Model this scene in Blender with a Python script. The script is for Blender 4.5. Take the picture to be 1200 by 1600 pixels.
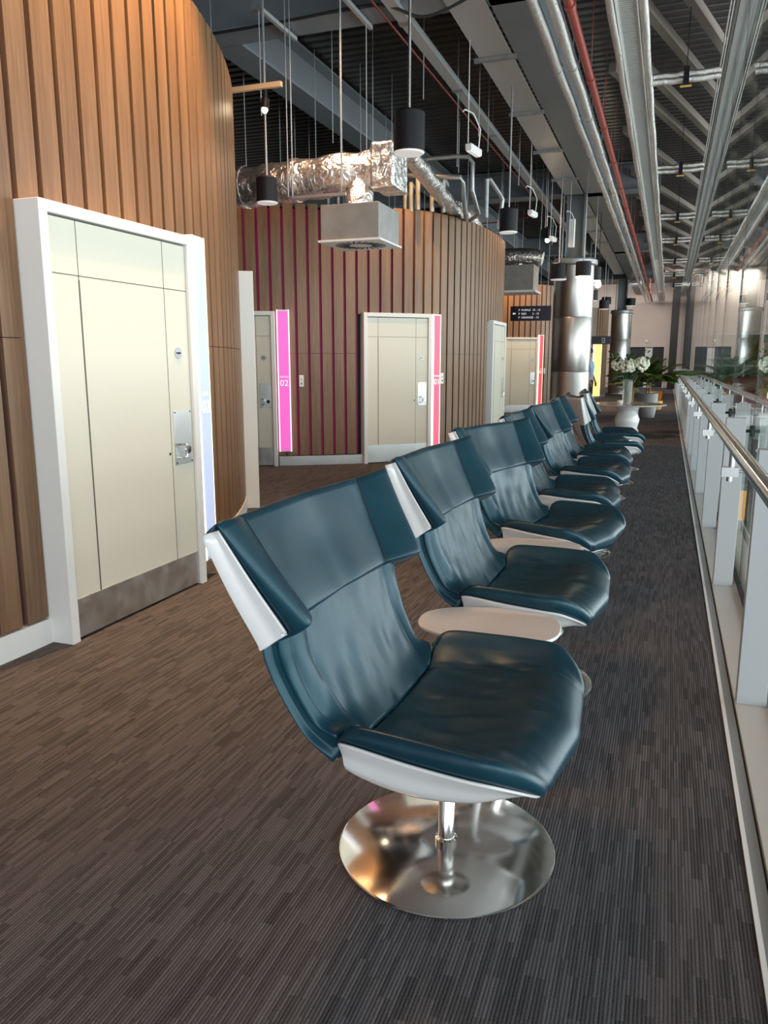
import bpy, bmesh, math, random
from mathutils import Vector, Matrix, noise
random.seed(7)
D = bpy.data
for o in list(D.objects): D.objects.remove(o, do_unlink=True)
SC = bpy.context.scene
COL = SC.collection
PI = math.pi
R = math.radians

# ------------------------------------------------------------------ camera
cam_d = D.cameras.new('camera'); cam = D.objects.new('camera', cam_d); COL.objects.link(cam)
cam_d.sensor_fit = 'HORIZONTAL'; cam_d.sensor_width = 36.0
cam_d.lens = 1211.0 / 1200.0 * 36.0
cam_d.clip_start = 0.05; cam_d.clip_end = 200
cam.location = (0, 0, 1.42)
cam.rotation_euler = (R(90 - 10.982), 0, R(19.836))
SC.camera = cam
SC.view_settings.view_transform = 'Standard'; SC.view_settings.look = 'None'
SC.view_settings.gamma = 1; SC.view_settings.use_curve_mapping = False
SC.view_settings.exposure = 0.5

# ------------------------------------------------------------------ world, large daylight sources, added end wall fill
w = D.worlds.new('world'); SC.world = w; w.use_nodes = True
w.node_tree.nodes['Background'].inputs[0].default_value = (0.80, 0.90, 1.0, 1)
w.node_tree.nodes['Background'].inputs[1].default_value = 0.5

def area(name, loc, rot, sx, sy, power, col):
    l = D.lights.new(name, 'AREA'); l.shape = 'RECTANGLE'; l.size = sx; l.size_y = sy
    l.energy = power; l.color = col
    o = D.objects.new(name, l); COL.objects.link(o); o.location = loc; o.rotation_euler = rot
    return o
# the window wall across the atrium, and the windows behind the photographer
area('daylight_side', (9.6, 10, 1.8), (0, R(90), 0), 6.5, 46, 3300, (0.92, 0.96, 1.0))
area('daylight_back', (2.0, -7.0, 2.2), (R(78), 0, R(8)), 9, 4, 330, (0.90, 0.95, 1.0))
area('end_wall_fill', (-1.0, 39.2, 5.0), (R(62), 0, 0), 9, 1.0, 420, (1.0, 0.93, 0.88))  # unseen fill lamp added to brighten the far end wall
def spot(name, loc, target, power, size, col, blend=0.6, rad=0.04):
    l = D.lights.new(name, 'SPOT'); l.energy = power; l.color = col; l.spot_size = R(size); l.spot_blend = blend
    l.shadow_soft_size = rad
    o = D.objects.new(name, l); COL.objects.link(o); o.location = loc
    o.rotation_euler = (Vector(target) - Vector(loc)).to_track_quat('-Z', 'Y').to_euler()
    return o
def point(name, loc, power, col, rad=0.1):
    l = D.lights.new(name, 'POINT'); l.energy = power; l.color = col; l.shadow_soft_size = rad
    o = D.objects.new(name, l); COL.objects.link(o); o.location = loc
    return o
WARM = (1.0, 0.58, 0.25)
spot('wallwash', (-2.45, 4.55, 4.80), (-2.98, 4.3, 3.3), 640, 85, WARM, 0.9)
spot('wallwash', (-2.45, 2.6, 4.80), (-2.9, 2.7, 2.6), 110, 95, WARM, 0.9)
spot('wallwash', (-3.0, 6.3, 4.7), (-3.7, 6.4, 2.9), 70, 85, WARM, 0.9)
spot('wallwash', (-3.15, 10.0, 4.6), (-3.6, 10.5, 2.6), 210, 80, WARM, 0.8)
spot('wallwash', (-2.45, 13.1, 4.6), (-2.8, 13.3, 2.6), 150, 85, WARM, 0.8)
spot('wallwash', (-5.2, 8.9, 4.7), (-5.4, 9.5, 2.6), 60, 85, WARM)
spot('wallwash', (-3.9, 21.0, 4.5), (-3.9, 22.0, 2.9), 330, 80, WARM)
spot('floorwash', (-2.5, 3.4, 4.75), (-2.2, 3.3, 0), 230, 88, (1.0, 0.52, 0.25), 1.0, 0.45)
spot('floorwash', (-3.3, 7.4, 4.75), (-3.6, 7.9, 0), 260, 90, (1.0, 0.58, 0.36), 1.0, 0.3)
spot('floorwash', (-2.7, 15.8, 4.75), (-2.2, 16.3, 0), 420, 100, (1.0, 0.60, 0.40), 1.0, 0.1)
spot('floorwash', (-2.7, 26.0, 4.75), (-2.0, 27.0, 0), 700, 110, (1.0, 0.62, 0.42), 1.0, 0.1)

# ------------------------------------------------------------------ materials
def mat(name):
    m = D.materials.new(name); m.use_nodes = True
    nt = m.node_tree; b = nt.nodes['Principled BSDF']
    return m, nt, b
def simple(name, col, rough=0.5, metal=0.0, spec=0.5, coat=0.0, bump=0.0, bscale=60, var=0.0, em=None, es=0.0):
    m, nt, b = mat(name)
    b.inputs['Base Color'].default_value = (*col, 1); b.inputs['Roughness'].default_value = rough
    b.inputs['Metallic'].default_value = metal; b.inputs['Specular IOR Level'].default_value = spec
    b.inputs['Coat Weight'].default_value = coat; b.inputs['Coat Roughness'].default_value = 0.08
    if em: b.inputs['Emission Color'].default_value = (*em, 1); b.inputs['Emission Strength'].default_value = es
    if bump or var:
        tc = nt.nodes.new('ShaderNodeTexCoord'); n = nt.nodes.new('ShaderNodeTexNoise')
        n.inputs['Scale'].default_value = bscale; n.inputs['Detail'].default_value = 4
        nt.links.new(tc.outputs['Object'], n.inputs['Vector'])
        if bump:
            bp = nt.nodes.new('ShaderNodeBump'); bp.inputs['Strength'].default_value = bump; bp.inputs['Distance'].default_value = 0.01
            nt.links.new(n.outputs['Fac'], bp.inputs['Height']); nt.links.new(bp.outputs['Normal'], b.inputs['Normal'])
        if var:
            mx = nt.nodes.new('ShaderNodeMixRGB'); mx.blend_type = 'MULTIPLY'; mx.inputs[0].default_value = 1
            mx.inputs[1].default_value = (*col, 1)
            cr = nt.nodes.new('ShaderNodeMapRange'); cr.inputs[1].default_value = .3; cr.inputs[2].default_value = .7
            cr.inputs[3].default_value = 1 - var; cr.inputs[4].default_value = 1 + var
            nt.links.new(n.outputs['Fac'], cr.inputs[0]); nt.links.new(cr.outputs[0], mx.inputs[2])
            nt.links.new(mx.outputs[0], b.inputs['Base Color'])
    return m
def glow(name, col, s, base=None):
    return simple(name, base or col, 0.6, em=col, es=s)
def N(nt, t, **kw):
    n = nt.nodes.new(t)
    for k, v in kw.items(): setattr(n, k, v)
    return n
def math_n(nt, op, a, b=None, c=None):
    n = N(nt, 'ShaderNodeMath', operation=op)
    for i, v in enumerate((a, b, c)):
        if v is None: continue
        if isinstance(v, (int, float)): n.inputs[i].default_value = v
        else: nt.links.new(v, n.inputs[i])
    return n.outputs[0]

def wood_mat():
    m, nt, b = mat('oak_veneer')
    tc = N(nt, 'ShaderNodeTexCoord'); mp = N(nt, 'ShaderNodeMapping'); mp.inputs['Scale'].default_value = (26, 26, 0.9)
    nt.links.new(tc.outputs['Object'], mp.inputs[0])
    n = N(nt, 'ShaderNodeTexNoise'); n.inputs['Scale'].default_value = 3.0; n.inputs['Detail'].default_value = 8; n.inputs['Distortion'].default_value = 0.6
    nt.links.new(mp.outputs[0], n.inputs['Vector'])
    mp2 = N(nt, 'ShaderNodeMapping'); mp2.inputs['Scale'].default_value = (5, 5, 0.25); nt.links.new(tc.outputs['Object'], mp2.inputs[0])
    n2 = N(nt, 'ShaderNodeTexNoise'); n2.inputs['Scale'].default_value = 1.2; nt.links.new(mp2.outputs[0], n2.inputs['Vector'])
    s = math_n(nt, 'ADD', math_n(nt, 'MULTIPLY', n.outputs['Fac'], 0.6), math_n(nt, 'MULTIPLY', n2.outputs['Fac'], 0.4))
    cr = N(nt, 'ShaderNodeValToRGB'); nt.links.new(s, cr.inputs[0])
    cr.color_ramp.elements[0].position = 0.32; cr.color_ramp.elements[0].color = (0.120, 0.060, 0.028, 1)
    cr.color_ramp.elements[1].position = 0.68; cr.color_ramp.elements[1].color = (0.235, 0.130, 0.064, 1)
    nt.links.new(cr.outputs[0], b.inputs['Base Color']); b.inputs['Roughness'].default_value = 0.42
    bp = N(nt, 'ShaderNodeBump'); bp.inputs['Strength'].default_value = 0.06; bp.inputs['Distance'].default_value = 0.002
    nt.links.new(n.outputs['Fac'], bp.inputs['Height']); nt.links.new(bp.outputs[0], b.inputs['Normal'])
    return m
def carpet_mat():
    m, nt, b = mat('ribbed_carpet')
    tc = N(nt, 'ShaderNodeTexCoord'); sp = N(nt, 'ShaderNodeSeparateXYZ'); nt.links.new(tc.outputs['Object'], sp.inputs[0])
    x, y = sp.outputs[0], sp.outputs[1]
    # narrow ribs running along the walkway, broken into staggered tufted blocks
    col = math_n(nt, 'FLOOR', math_n(nt, 'MULTIPLY', x, 1 / 0.009))
    cb = N(nt, 'ShaderNodeCombineXYZ'); nt.links.new(col, cb.inputs[0])
    blk = math_n(nt, 'FLOOR', math_n(nt, 'MULTIPLY', x, 1 / 0.045))
    yo = math_n(nt, 'FLOOR', math_n(nt, 'ADD', math_n(nt, 'MULTIPLY', y, 1 / 0.125), math_n(nt, 'MULTIPLY', blk, 0.37)))
    nt.links.new(yo, cb.inputs[1])
    wn = N(nt, 'ShaderNodeTexWhiteNoise', noise_dimensions='2D'); nt.links.new(cb.outputs[0], wn.inputs['Vector'])
    cb2 = N(nt, 'ShaderNodeCombineXYZ'); nt.links.new(blk, cb2.inputs[0]); nt.links.new(yo, cb2.inputs[1])
    wn2 = N(nt, 'ShaderNodeTexWhiteNoise', noise_dimensions='2D'); nt.links.new(cb2.outputs[0], wn2.inputs['Vector'])
    rib = math_n(nt, 'ABSOLUTE', math_n(nt, 'SINE', math_n(nt, 'MULTIPLY', x, PI / 0.009)))
    tuft = N(nt, 'ShaderNodeTexNoise'); tuft.inputs['Scale'].default_value = 260; tuft.inputs['Detail'].default_value = 3
    nt.links.new(tc.outputs['Object'], tuft.inputs['Vector'])
    big = N(nt, 'ShaderNodeTexNoise'); big.inputs['Scale'].default_value = 1.6; nt.links.new(tc.outputs['Object'], big.inputs['Vector'])
    v = math_n(nt, 'ADD', math_n(nt, 'MULTIPLY', wn.outputs[0], 0.28), math_n(nt, 'MULTIPLY', wn2.outputs[0], 0.08))
    v = math_n(nt, 'ADD', v, math_n(nt, 'MULTIPLY', rib, 0.24))
    v = math_n(nt, 'ADD', v, math_n(nt, 'MULTIPLY', tuft.outputs['Fac'], 0.42))
    v = math_n(nt, 'ADD', v, math_n(nt, 'MULTIPLY', big.outputs['Fac'], 0.10))
    cr = N(nt, 'ShaderNodeValToRGB'); nt.links.new(v, cr.inputs[0])
    cr.color_ramp.elements[0].position = 0.28; cr.color_ramp.elements[0].color = (0.026, 0.025, 0.028, 1)
    cr.color_ramp.elements[1].position = 0.95; cr.color_ramp.elements[1].color = (0.17, 0.16, 0.17, 1)
    nt.links.new(cr.outputs[0], b.inputs['Base Color']); b.inputs['Roughness'].default_value = 0.95
    b.inputs['Specular IOR Level'].default_value = 0.1
    h = math_n(nt, 'ADD', math_n(nt, 'MULTIPLY', rib, 0.6), math_n(nt, 'ADD', tuft.outputs['Fac'], math_n(nt, 'MULTIPLY', wn.outputs[0], 0.5)))
    bp = N(nt, 'ShaderNodeBump'); bp.inputs['Strength'].default_value = 0.7; bp.inputs['Distance'].default_value = 0.004
    nt.links.new(h, bp.inputs['Height']); nt.links.new(bp.outputs[0], b.inputs['Normal'])
    return m
def leather_mat():
    m, nt, b = mat('teal_leather')
    tc = N(nt, 'ShaderNodeTexCoord')
    n = N(nt, 'ShaderNodeTexNoise'); n.inputs['Scale'].default_value = 5; n.inputs['Detail'].default_value = 5
    nt.links.new(tc.outputs['Object'], n.inputs['Vector'])
    cr = N(nt, 'ShaderNodeValToRGB'); nt.links.new(n.outputs['Fac'], cr.inputs[0])
    cr.color_ramp.elements[0].position = 0.3; cr.color_ramp.elements[0].color = (0.005, 0.026, 0.041, 1)
    cr.color_ramp.elements[1].position = 0.75; cr.color_ramp.elements[1].color = (0.009, 0.044, 0.066, 1)
    nt.links.new(cr.outputs[0], b.inputs['Base Color'])
    b.inputs['Roughness'].default_value = 0.33; b.inputs['Specular IOR Level'].default_value = 0.42; b.inputs['Specular Tint'].default_value = (0.66, 0.88, 1.0, 1)
    g = N(nt, 'ShaderNodeTexVoronoi'); g.inputs['Scale'].default_value = 420; nt.links.new(tc.outputs['Object'], g.inputs['Vector'])
    bp = N(nt, 'ShaderNodeBump'); bp.inputs['Strength'].default_value = 0.12; bp.inputs['Distance'].default_value = 0.001
    nt.links.new(g.outputs['Distance'], bp.inputs['Height']); nt.links.new(bp.outputs[0], b.inputs['Normal'])
    return m
def foil_mat():
    m, nt, b = mat('crinkled_foil')
    tc = N(nt, 'ShaderNodeTexCoord')
    n = N(nt, 'ShaderNodeTexNoise'); n.inputs['Scale'].default_value = 11; n.inputs['Detail'].default_value = 7; n.inputs['Distortion'].default_value = 1.4
    nt.links.new(tc.outputs['Object'], n.inputs['Vector'])
    bp = N(nt, 'ShaderNodeBump'); bp.inputs['Strength'].default_value = 0.9; bp.inputs['Distance'].default_value = 0.03
    nt.links.new(n.outputs['Fac'], bp.inputs['Height']); nt.links.new(bp.outputs[0], b.inputs['Normal'])
    b.inputs['Base Color'].default_value = (0.80, 0.78, 0.76, 1); b.inputs['Metallic'].default_value = 0.95; b.inputs['Roughness'].default_value = 0.24
    return m
def pipe_foil_mat():
    m = foil_mat(); m.name = 'fine_foil'
    for n in m.node_tree.nodes:
        if n.type == 'TEX_NOISE': n.inputs['Scale'].default_value = 55
        if n.type == 'BUMP': n.inputs['Distance'].default_value = 0.012
    return m
def steel_mat(name, rough=0.14, aniso=0.0, scratch=0.15, col=(0.78, 0.77, 0.75)):
    m, nt, b = mat(name)
    tc = N(nt, 'ShaderNodeTexCoord')
    n = N(nt, 'ShaderNodeTexNoise'); n.inputs['Scale'].default_value = 9; n.inputs['Detail'].default_value = 9
    nt.links.new(tc.outputs['Object'], n.inputs['Vector'])
    mr = N(nt, 'ShaderNodeMapRange'); mr.inputs[1].default_value = .35; mr.inputs[2].default_value = .75
    mr.inputs[3].default_value = rough; mr.inputs[4].default_value = rough + scratch
    nt.links.new(n.outputs['Fac'], mr.inputs[0]); nt.links.new(mr.outputs[0], b.inputs['Roughness'])
    b.inputs['Base Color'].default_value = (*col, 1); b.inputs['Metallic'].default_value = 1
    b.inputs['Anisotropic'].default_value = aniso
    return m
def glass_mat():
    m, nt, b = mat('screen_glass'); nt.nodes.remove(b)
    out = nt.nodes['Material Output']
    g = N(nt, 'ShaderNodeNewGeometry')
    dp = N(nt, 'ShaderNodeVectorMath', operation='DOT_PRODUCT')
    nt.links.new(g.outputs['Normal'], dp.inputs[0]); nt.links.new(g.outputs['Incoming'], dp.inputs[1])
    c = math_n(nt, 'ABSOLUTE', dp.outputs['Value'])
    f = math_n(nt, 'ADD', 0.035, math_n(nt, 'MULTIPLY', 0.90, math_n(nt, 'POWER', math_n(nt, 'SUBTRACT', 1.0, c), 5.0)))
    tr = N(nt, 'ShaderNodeBsdfTransparent'); tr.inputs[0].default_value = (0.95, 0.985, 0.965, 1)
    gl = N(nt, 'ShaderNodeBsdfGlossy'); gl.inputs['Roughness'].default_value = 0.0; gl.inputs[0].default_value = (0.95, 0.97, 0.96, 1)
    mx = N(nt, 'ShaderNodeMixShader'); nt.links.new(f, mx.inputs[0]); nt.links.new(tr.outputs[0], mx.inputs[1]); nt.links.new(gl.outputs[0], mx.inputs[2])
    nt.links.new(mx.outputs[0], out.inputs['Surface'])
    return m

M = dict(
    wood=wood_mat(), carpet=carpet_mat(), leather=leather_mat(), foil=foil_mat(), pfoil=pipe_foil_mat(), glass=glass_mat(),
    shell=simple('white_gloss_shell', (0.70, 0.69, 0.69), 0.22, coat=0.3),
    chrome=steel_mat('polished_steel', 0.10, 0, 0.06), chrome_tube=steel_mat('chrome_tube', 0.06, 0, 0.03, (0.85, 0.84, 0.83)),
    brushed=steel_mat('brushed_steel', 0.28, 0.4, 0.15, (0.55, 0.55, 0.54)),
    handrail=steel_mat('satin_handrail', 0.13, 0, 0.06, (0.72, 0.68, 0.63)),
    cladding=steel_mat('column_cladding', 0.30, 0.0, 0.03, (0.50, 0.485, 0.47)),
    galv=simple('galvanised_steel', (0.36, 0.37, 0.38), 0.42, 0.7, var=0.15, bscale=12),
    seam=simple('seam_thread', (0.006, 0.016, 0.024), 0.6),
    cream=simple('cream_laminate', (0.64, 0.61, 0.51), 0.42),
    door_white=simple('white_paint', (0.70, 0.70, 0.68), 0.45),
    groove=simple('shadow_gap', (0.10, 0.09, 0.07), 0.8),
    dark=simple('dark_backing', (0.012, 0.010, 0.012), 0.8),
    blueled=glow('blue_led_strip', (0.03, 0.05, 0.55), 0.22, (0.01, 0.01, 0.05)),
    pinkled=glow('magenta_led_strip', (0.50, 0.01, 0.13), 0.13, (0.05, 0.005, 0.02)),
    black=simple('black_lamp', (0.006, 0.007, 0.010), 0.45, spec=0.25),
    blackrub=simple('black_rubber', (0.015, 0.015, 0.016), 0.6),
    diffuser=simple('lamp_diffuser', (0.75, 0.75, 0.74), 0.5, em=(1, 0.95, 0.9), es=0.25),
    diffuser_on=glow('lit_diffuser', (1.0, 0.86, 0.66), 6.0),
    bulb=glow('spot_bulb', (1.0, 0.80, 0.52), 60.0),
    girder=simple('grey_blue_steel', (0.185, 0.205, 0.225), 0.5, var=0.06, bscale=2),
    deck=simple('metal_deck', (0.075, 0.070, 0.066), 0.38, 0.5, var=0.2, bscale=1.5),
    rafter=simple('buff_steel', (0.19, 0.165, 0.135), 0.55),
    trunk=simple('light_steel', (0.42, 0.43, 0.44), 0.4, 0.3),
    tray=simple('cable_tray', (0.50, 0.51, 0.52), 0.4, 0.3),
    red=simple('red_pipe_paint', (0.30, 0.045, 0.03), 0.45),
    darkred=simple('dark_red_paint', (0.14, 0.02, 0.015), 0.5),
    white=simple('white_plastic', (0.76, 0.76, 0.74), 0.4),
    postgrey=simple('light_grey_post', (0.47, 0.49, 0.51), 0.45),
    ledge=simple('pale_ledge', (0.56, 0.56, 0.54), 0.5, var=0.03, bscale=4),
    strip=simple('aluminium_strip', (0.40, 0.40, 0.40), 0.4, 0.6),
    trimwhite=simple('white_edge', (0.85, 0.86, 0.87), 0.35),
    endwall=simple('beige_plaster', (0.62, 0.52, 0.46), 0.8, var=0.03, bscale=2),
    lowfloor=simple('terrazzo', (0.62, 0.57, 0.47), 0.3, var=0.08, bscale=3),
    green=simple('green_glazing', (0.10, 0.20, 0.17), 0.08, var=0.4, bscale=1.2),
    signblue=simple('sign_navy', (0.008, 0.007, 0.030), 0.3),
    signtext=simple('sign_white', (0.8, 0.8, 0.8), 0.5, em=(1, 1, 1), es=0.4),
    leaf=simple('dark_leaf', (0.030, 0.075, 0.025), 0.45, var=0.4, bscale=20),
    palm=simple('palm_leaf', (0.11, 0.17, 0.03), 0.45, var=0.4, bscale=20),
    petal=simple('cream_petal', (0.78, 0.78, 0.64), 0.6, bump=0.6, bscale=90),
    pot=simple('grey_planter', (0.36, 0.37, 0.36), 0.7, var=0.05, bscale=8),
    yellow=simple('ochre_vinyl', (0.62, 0.36, 0.08), 0.5),
    burgundy=simple('burgundy_vinyl', (0.20, 0.05, 0.06), 0.5),
    orange=glow('orange_lightbox', (1.0, 0.50, 0.10), 0.9),
    skin=simple('skin', (0.45, 0.28, 0.20), 0.55), hair=simple('black_hair', (0.01, 0.009, 0.008), 0.5),
    shirt=simple('pale_blue_shirt', (0.30, 0.42, 0.65), 0.8), trouser=simple('navy_trousers', (0.012, 0.015, 0.03), 0.85),
    terra=simple('soil', (0.05, 0.035, 0.02), 0.95), stem=simple('cane_stem', (0.40, 0.22, 0.10), 0.6),
    water=simple('pale_glass_vase', (0.80, 0.82, 0.80), 0.05),
)
def vase_mat():
    m, nt, b = mat('clear_vase'); b.inputs['Base Color'].default_value = (0.85, 0.9, 0.88, 1); b.inputs['Roughness'].default_value = 0.03
    b.inputs['Transmission Weight'].default_value = 0.85; b.inputs['IOR'].default_value = 1.2
    return m
M['vase'] = vase_mat()

# ------------------------------------------------------------------ mesh builder
class MB:
    def __init__(s): s.v = []; s.f = []; s.sm = []
    def add(s, vs, fs, smooth=False):
        b = len(s.v); s.v += [tuple(x) for x in vs]
        for f in fs: s.f.append([b + i for i in f]); s.sm.append(smooth)
        return s
    def box(s, x0, x1, y0, y1, z0, z1, mx=None):
        vs = [Vector(p) for p in ((x0, y0, z0), (x1, y0, z0), (x1, y1, z0), (x0, y1, z0), (x0, y0, z1), (x1, y0, z1), (x1, y1, z1), (x0, y1, z1))]
        if mx: vs = [mx @ v for v in vs]
        return s.add(vs, [(0, 3, 2, 1), (4, 5, 6, 7), (0, 1, 5, 4), (1, 2, 6, 5), (2, 3, 7, 6), (3, 0, 4, 7)])
    def tube(s, pts, r, n=12, cap=True):
        pts = [Vector(p) for p in pts]; rings = []
        rr = r if isinstance(r, (list, tuple)) else [r] * len(pts)
        up = None
        for i, p in enumerate(pts):
            t = (pts[min(i + 1, len(pts) - 1)] - pts[max(i - 1, 0)]).normalized()
            if up is None: up = Vector((0, 0, 1)) if abs(t.z) < .9 else Vector((1, 0, 0))
            a = t.cross(up).normalized(); bb = a.cross(t).normalized(); up = bb
            rings.append([p + (a * math.cos(2 * PI * k / n) + bb * math.sin(2 * PI * k / n)) * rr[i] for k in range(n)])
        vs = [v for rg in rings for v in rg]; fs = []
        for i in range(len(pts) - 1):
            for k in range(n): fs.append((i * n + k, i * n + (k + 1) % n, (i + 1) * n + (k + 1) % n, (i + 1) * n + k))
        s.add(vs, fs, True)
        if cap:
            b = len(s.v) - len(vs)
            s.f.append([b + k for k in range(n)][::-1]); s.sm.append(False)
            e = b + (len(pts) - 1) * n
            s.f.append([e + k for k in range(n)]); s.sm.append(False)
        return s
    def lathe(s, prof, c=(0, 0, 0), n=48):
        vs = []; fs = []; m = len(prof)
        for k in range(n):
            a = 2 * PI * k / n
            for r, z in prof: vs.append((c[0] + r * math.cos(a), c[1] + r * math.sin(a), c[2] + z))
        for k in range(n):
            for i in range(m - 1): fs.append((k * m + i, ((k + 1) % n) * m + i, ((k + 1) % n) * m + i + 1, k * m + i + 1))
        return s.add(vs, fs, True)
    def prism(s, poly, z0, z1, smooth=False):
        n = len(poly)
        vs = [(x, y, z0) for x, y in poly] + [(x, y, z1) for x, y in poly]
        fs = [tuple(range(n))[::-1], tuple(range(n, 2 * n))] + [(i, (i + 1) % n, n + (i + 1) % n, n + i) for i in range(n)]
        return s.add(vs, fs, smooth)
    def blob(s, c, r, seg=10, rings=7, sq=(1, 1, 1)):
        vs = [(c[0], c[1], c[2] + r * sq[2])]
        for i in range(1, rings):
            th = PI * i / rings
            for k in range(seg):
                a = 2 * PI * k / seg
                vs.append((c[0] + r * sq[0] * math.sin(th) * math.cos(a), c[1] + r * sq[1] * math.sin(th) * math.sin(a), c[2] + r * sq[2] * math.cos(th)))
        vs.append((c[0], c[1], c[2] - r * sq[2])); L = len(vs) - 1; fs = []
        for k in range(seg): fs.append((0, 1 + k, 1 + (k + 1) % seg))
        for i in range(rings - 2):
            for k in range(seg):
                a = 1 + i * seg + k; b2 = 1 + i * seg + (k + 1) % seg
                fs.append((a, a + seg, b2 + seg, b2))
        for k in range(seg): fs.append((L, 1 + (rings - 2) * seg + (k + 1) % seg, 1 + (rings - 2) * seg + k))
        return s.add(vs, fs, True)
    def build(s, name, m, parent=None, bevel=0.0, kind=None, loc=None, rot=None, seg=2, sharp=38):
        me = D.meshes.new(name); me.from_pydata(s.v, [], s.f); me.update()
        for p, q in zip(me.polygons, s.sm): p.use_smooth = q
        bm = bmesh.new(); bm.from_mesh(me); bmesh.ops.recalc_face_normals(bm, faces=bm.faces); bm.to_mesh(me); bm.free()
        me.materials.append(M[m] if isinstance(m, str) else m)
        if sharp: me.set_sharp_from_angle(angle=R(sharp))
        o = D.objects.new(name, me); COL.objects.link(o)
        if parent: o.parent = parent
        if loc: o.location = loc
        if rot: o.rotation_euler = rot
        if bevel:
            b = o.modifiers.new('bevel', 'BEVEL'); b.width = bevel; b.segments = seg; b.limit_method = 'ANGLE'; b.angle_limit = R(40)
        if kind: o['kind'] = kind
        return o
def tag(o, label=None, cat=None, group=None, kind=None):
    if label: o['label'] = label
    if cat: o['category'] = cat
    if group: o['group'] = group
    if kind: o['kind'] = kind
    return o
def empty(name, loc=(0, 0, 0), rz=0.0, **kw):
    o = D.objects.new(name, None); COL.objects.link(o); o.location = loc; o.rotation_euler = (0, 0, rz); o.empty_display_size = .1
    return tag(o, **kw)
def copy_tree(o, parent=None):
    c = o.copy(); COL.objects.link(c)
    if parent: c.parent = parent
    for ch in list(KIDS(o)): copy_tree(ch, c)
    return c
def KIDS(o): return [x for x in D.objects if x.parent == o]
def text_obj(name, body, size, m, parent=None, loc=(0, 0, 0), rot=(0, 0, 0), align='CENTER', ext=0.0015, sx=1.0):
    cu = D.curves.new(name, 'FONT'); cu.body = body; cu.size = size; cu.align_x = align; cu.extrude = ext; cu.resolution_u = 3
    t = D.objects.new('tmp', cu); COL.objects.link(t)
    bpy.context.view_layer.update()
    me = D.meshes.new_from_object(t.evaluated_get(bpy.context.evaluated_depsgraph_get()))
    D.objects.remove(t, do_unlink=True); me.name = name
    me.materials.clear(); me.materials.append(M[m])
    o = D.objects.new(name, me); COL.objects.link(o); o.location = loc; o.rotation_euler = rot; o.scale = (sx, 1, 1)
    if parent: o.parent = parent
    return o
def catmull(P, sub):
    out = []
    n = len(P)
    for i in range(n - 1):
        p0 = P[max(i - 1, 0)]; p1 = P[i]; p2 = P[i + 1]; p3 = P[min(i + 2, n - 1)]
        for k in range(sub):
            t = k / sub; t2 = t * t; t3 = t2 * t
            out.append(0.5 * ((2 * p1) + (p2 - p0) * t + (2 * p0 - 5 * p1 + 4 * p2 - p3) * t2 + (-p0 + 3 * p1 - 3 * p2 + p3) * t3))
    out.append(P[-1].copy())
    return out
def V(*a): return Vector(a)

# ================================================================== STRUCTURE
# walkway slab with carpet, edge trims
MB().box(-12, 0.300, -8, 46, -0.30, 0.0).build('floor', 'carpet', kind='structure')
MB().box(0.3005, 0.314, -8, 45.9, -0.30, 0.004).build('trim_1', 'trimwhite', kind='structure')
MB().box(0.3145, 0.346, -8, 45.9, -0.30, 0.002).build('trim_2', 'strip', kind='structure')
tl = MB(); tl.box(0.3465, 0.354, -8, 45.9, -0.30, -0.012); tl.build('trim_3', 'blackrub', kind='structure')
MB().box(0.3545, 0.560, -8, 45.9, -0.30, 0.012).build('trim_4', 'ledge', kind='structure')
MB().box(-11.9, 0.58, -7.9, 46, -0.62, -0.31).build('trim_5', 'girder', kind='structure')
# atrium below and its far sides
MB().box(-12, 12, -10, 48, -4.4, -4.2).build('floor', 'lowfloor', kind='structure')
MB().box(-12.3, -12, -10, 48, -4.4, 6.0).build('wall_left', 'endwall', kind='structure')
ew = MB().box(-12, -2.16, 46, 46.4, -4.4, 6.0).box(-2.16, -0.18, 46, 46.4, 2.3, 6.0).box(-0.18, 12, 46, 46.4, -4.4, 6.0).box(-2.16, -0.18, 46, 46.4, -4.4, -.62)
ew.build('wall_far', 'endwall', kind='structure')
# ribbed metal deck of the ceiling
prof = []
y = -9.0
while y < 47.5:
    prof += [(y, 5.60), (y + 0.11, 5.60), (y + 0.13, 5.66), (y + 0.18, 5.66)]; y += 0.20
dm = MB(); vs = []; fs = []
for i, (yy, zz) in enumerate(prof): vs += [(-12, yy, zz), (12, yy, zz)]
for i in range(len(prof) - 1): fs.append((2 * i, 2 * i + 1, 2 * i + 3, 2 * i + 2))
dm.add(vs, fs); dm.box(-12.2, 12.2, -9.2, 47.8, 5.70, 5.85)
dm.build('ceiling', 'deck', kind='structure')

def girder_prof(name, x, y, length, axis, label, m='girder', w=0.38, z0=5.0, h=0.58, web=0.03, fl=0.03):
    g = MB()
    if axis == 'Y':
        g.box(x - w / 2, x + w / 2, y, y + length, z0, z0 + fl).box(x - web / 2, x + web / 2, y, y + length, z0 + fl, z0 + h - fl).box(x - w / 2, x + w / 2, y, y + length, z0 + h - fl, z0 + h)
    else:
        g.box(x, x + length, y - w / 2, y + w / 2, z0, z0 + fl).box(x, x + length, y - web / 2, y + web / 2, z0 + fl, z0 + h - fl).box(x, x + length, y - w / 2, y + w / 2, z0 + h - fl, z0 + h)
    return tag(g.build(name, m), label, 'girder', 'steel girders under the roof deck')
girder_prof('steel_girder', -11.9, 8.45, 11.5, 'X', 'grey cross girder over the foil duct, nearest of the cross girders')
girder_prof('steel_girder', -11.9, 18.45, 11.5, 'X', 'grey cross girder resting above the nearer steel clad column')
girder_prof('steel_girder', -11.9, 28.2, 11.5, 'X', 'grey cross girder between the two steel clad columns')
girder_prof('steel_girder', -11.9, 37.2, 11.5, 'X', 'farthest grey cross girder above the second clad column')
girder_prof('steel_girder', -5.05, 8.66, 37, 'Y', 'long blue grey girder running away above the slatted pods', h=0.56)
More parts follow.
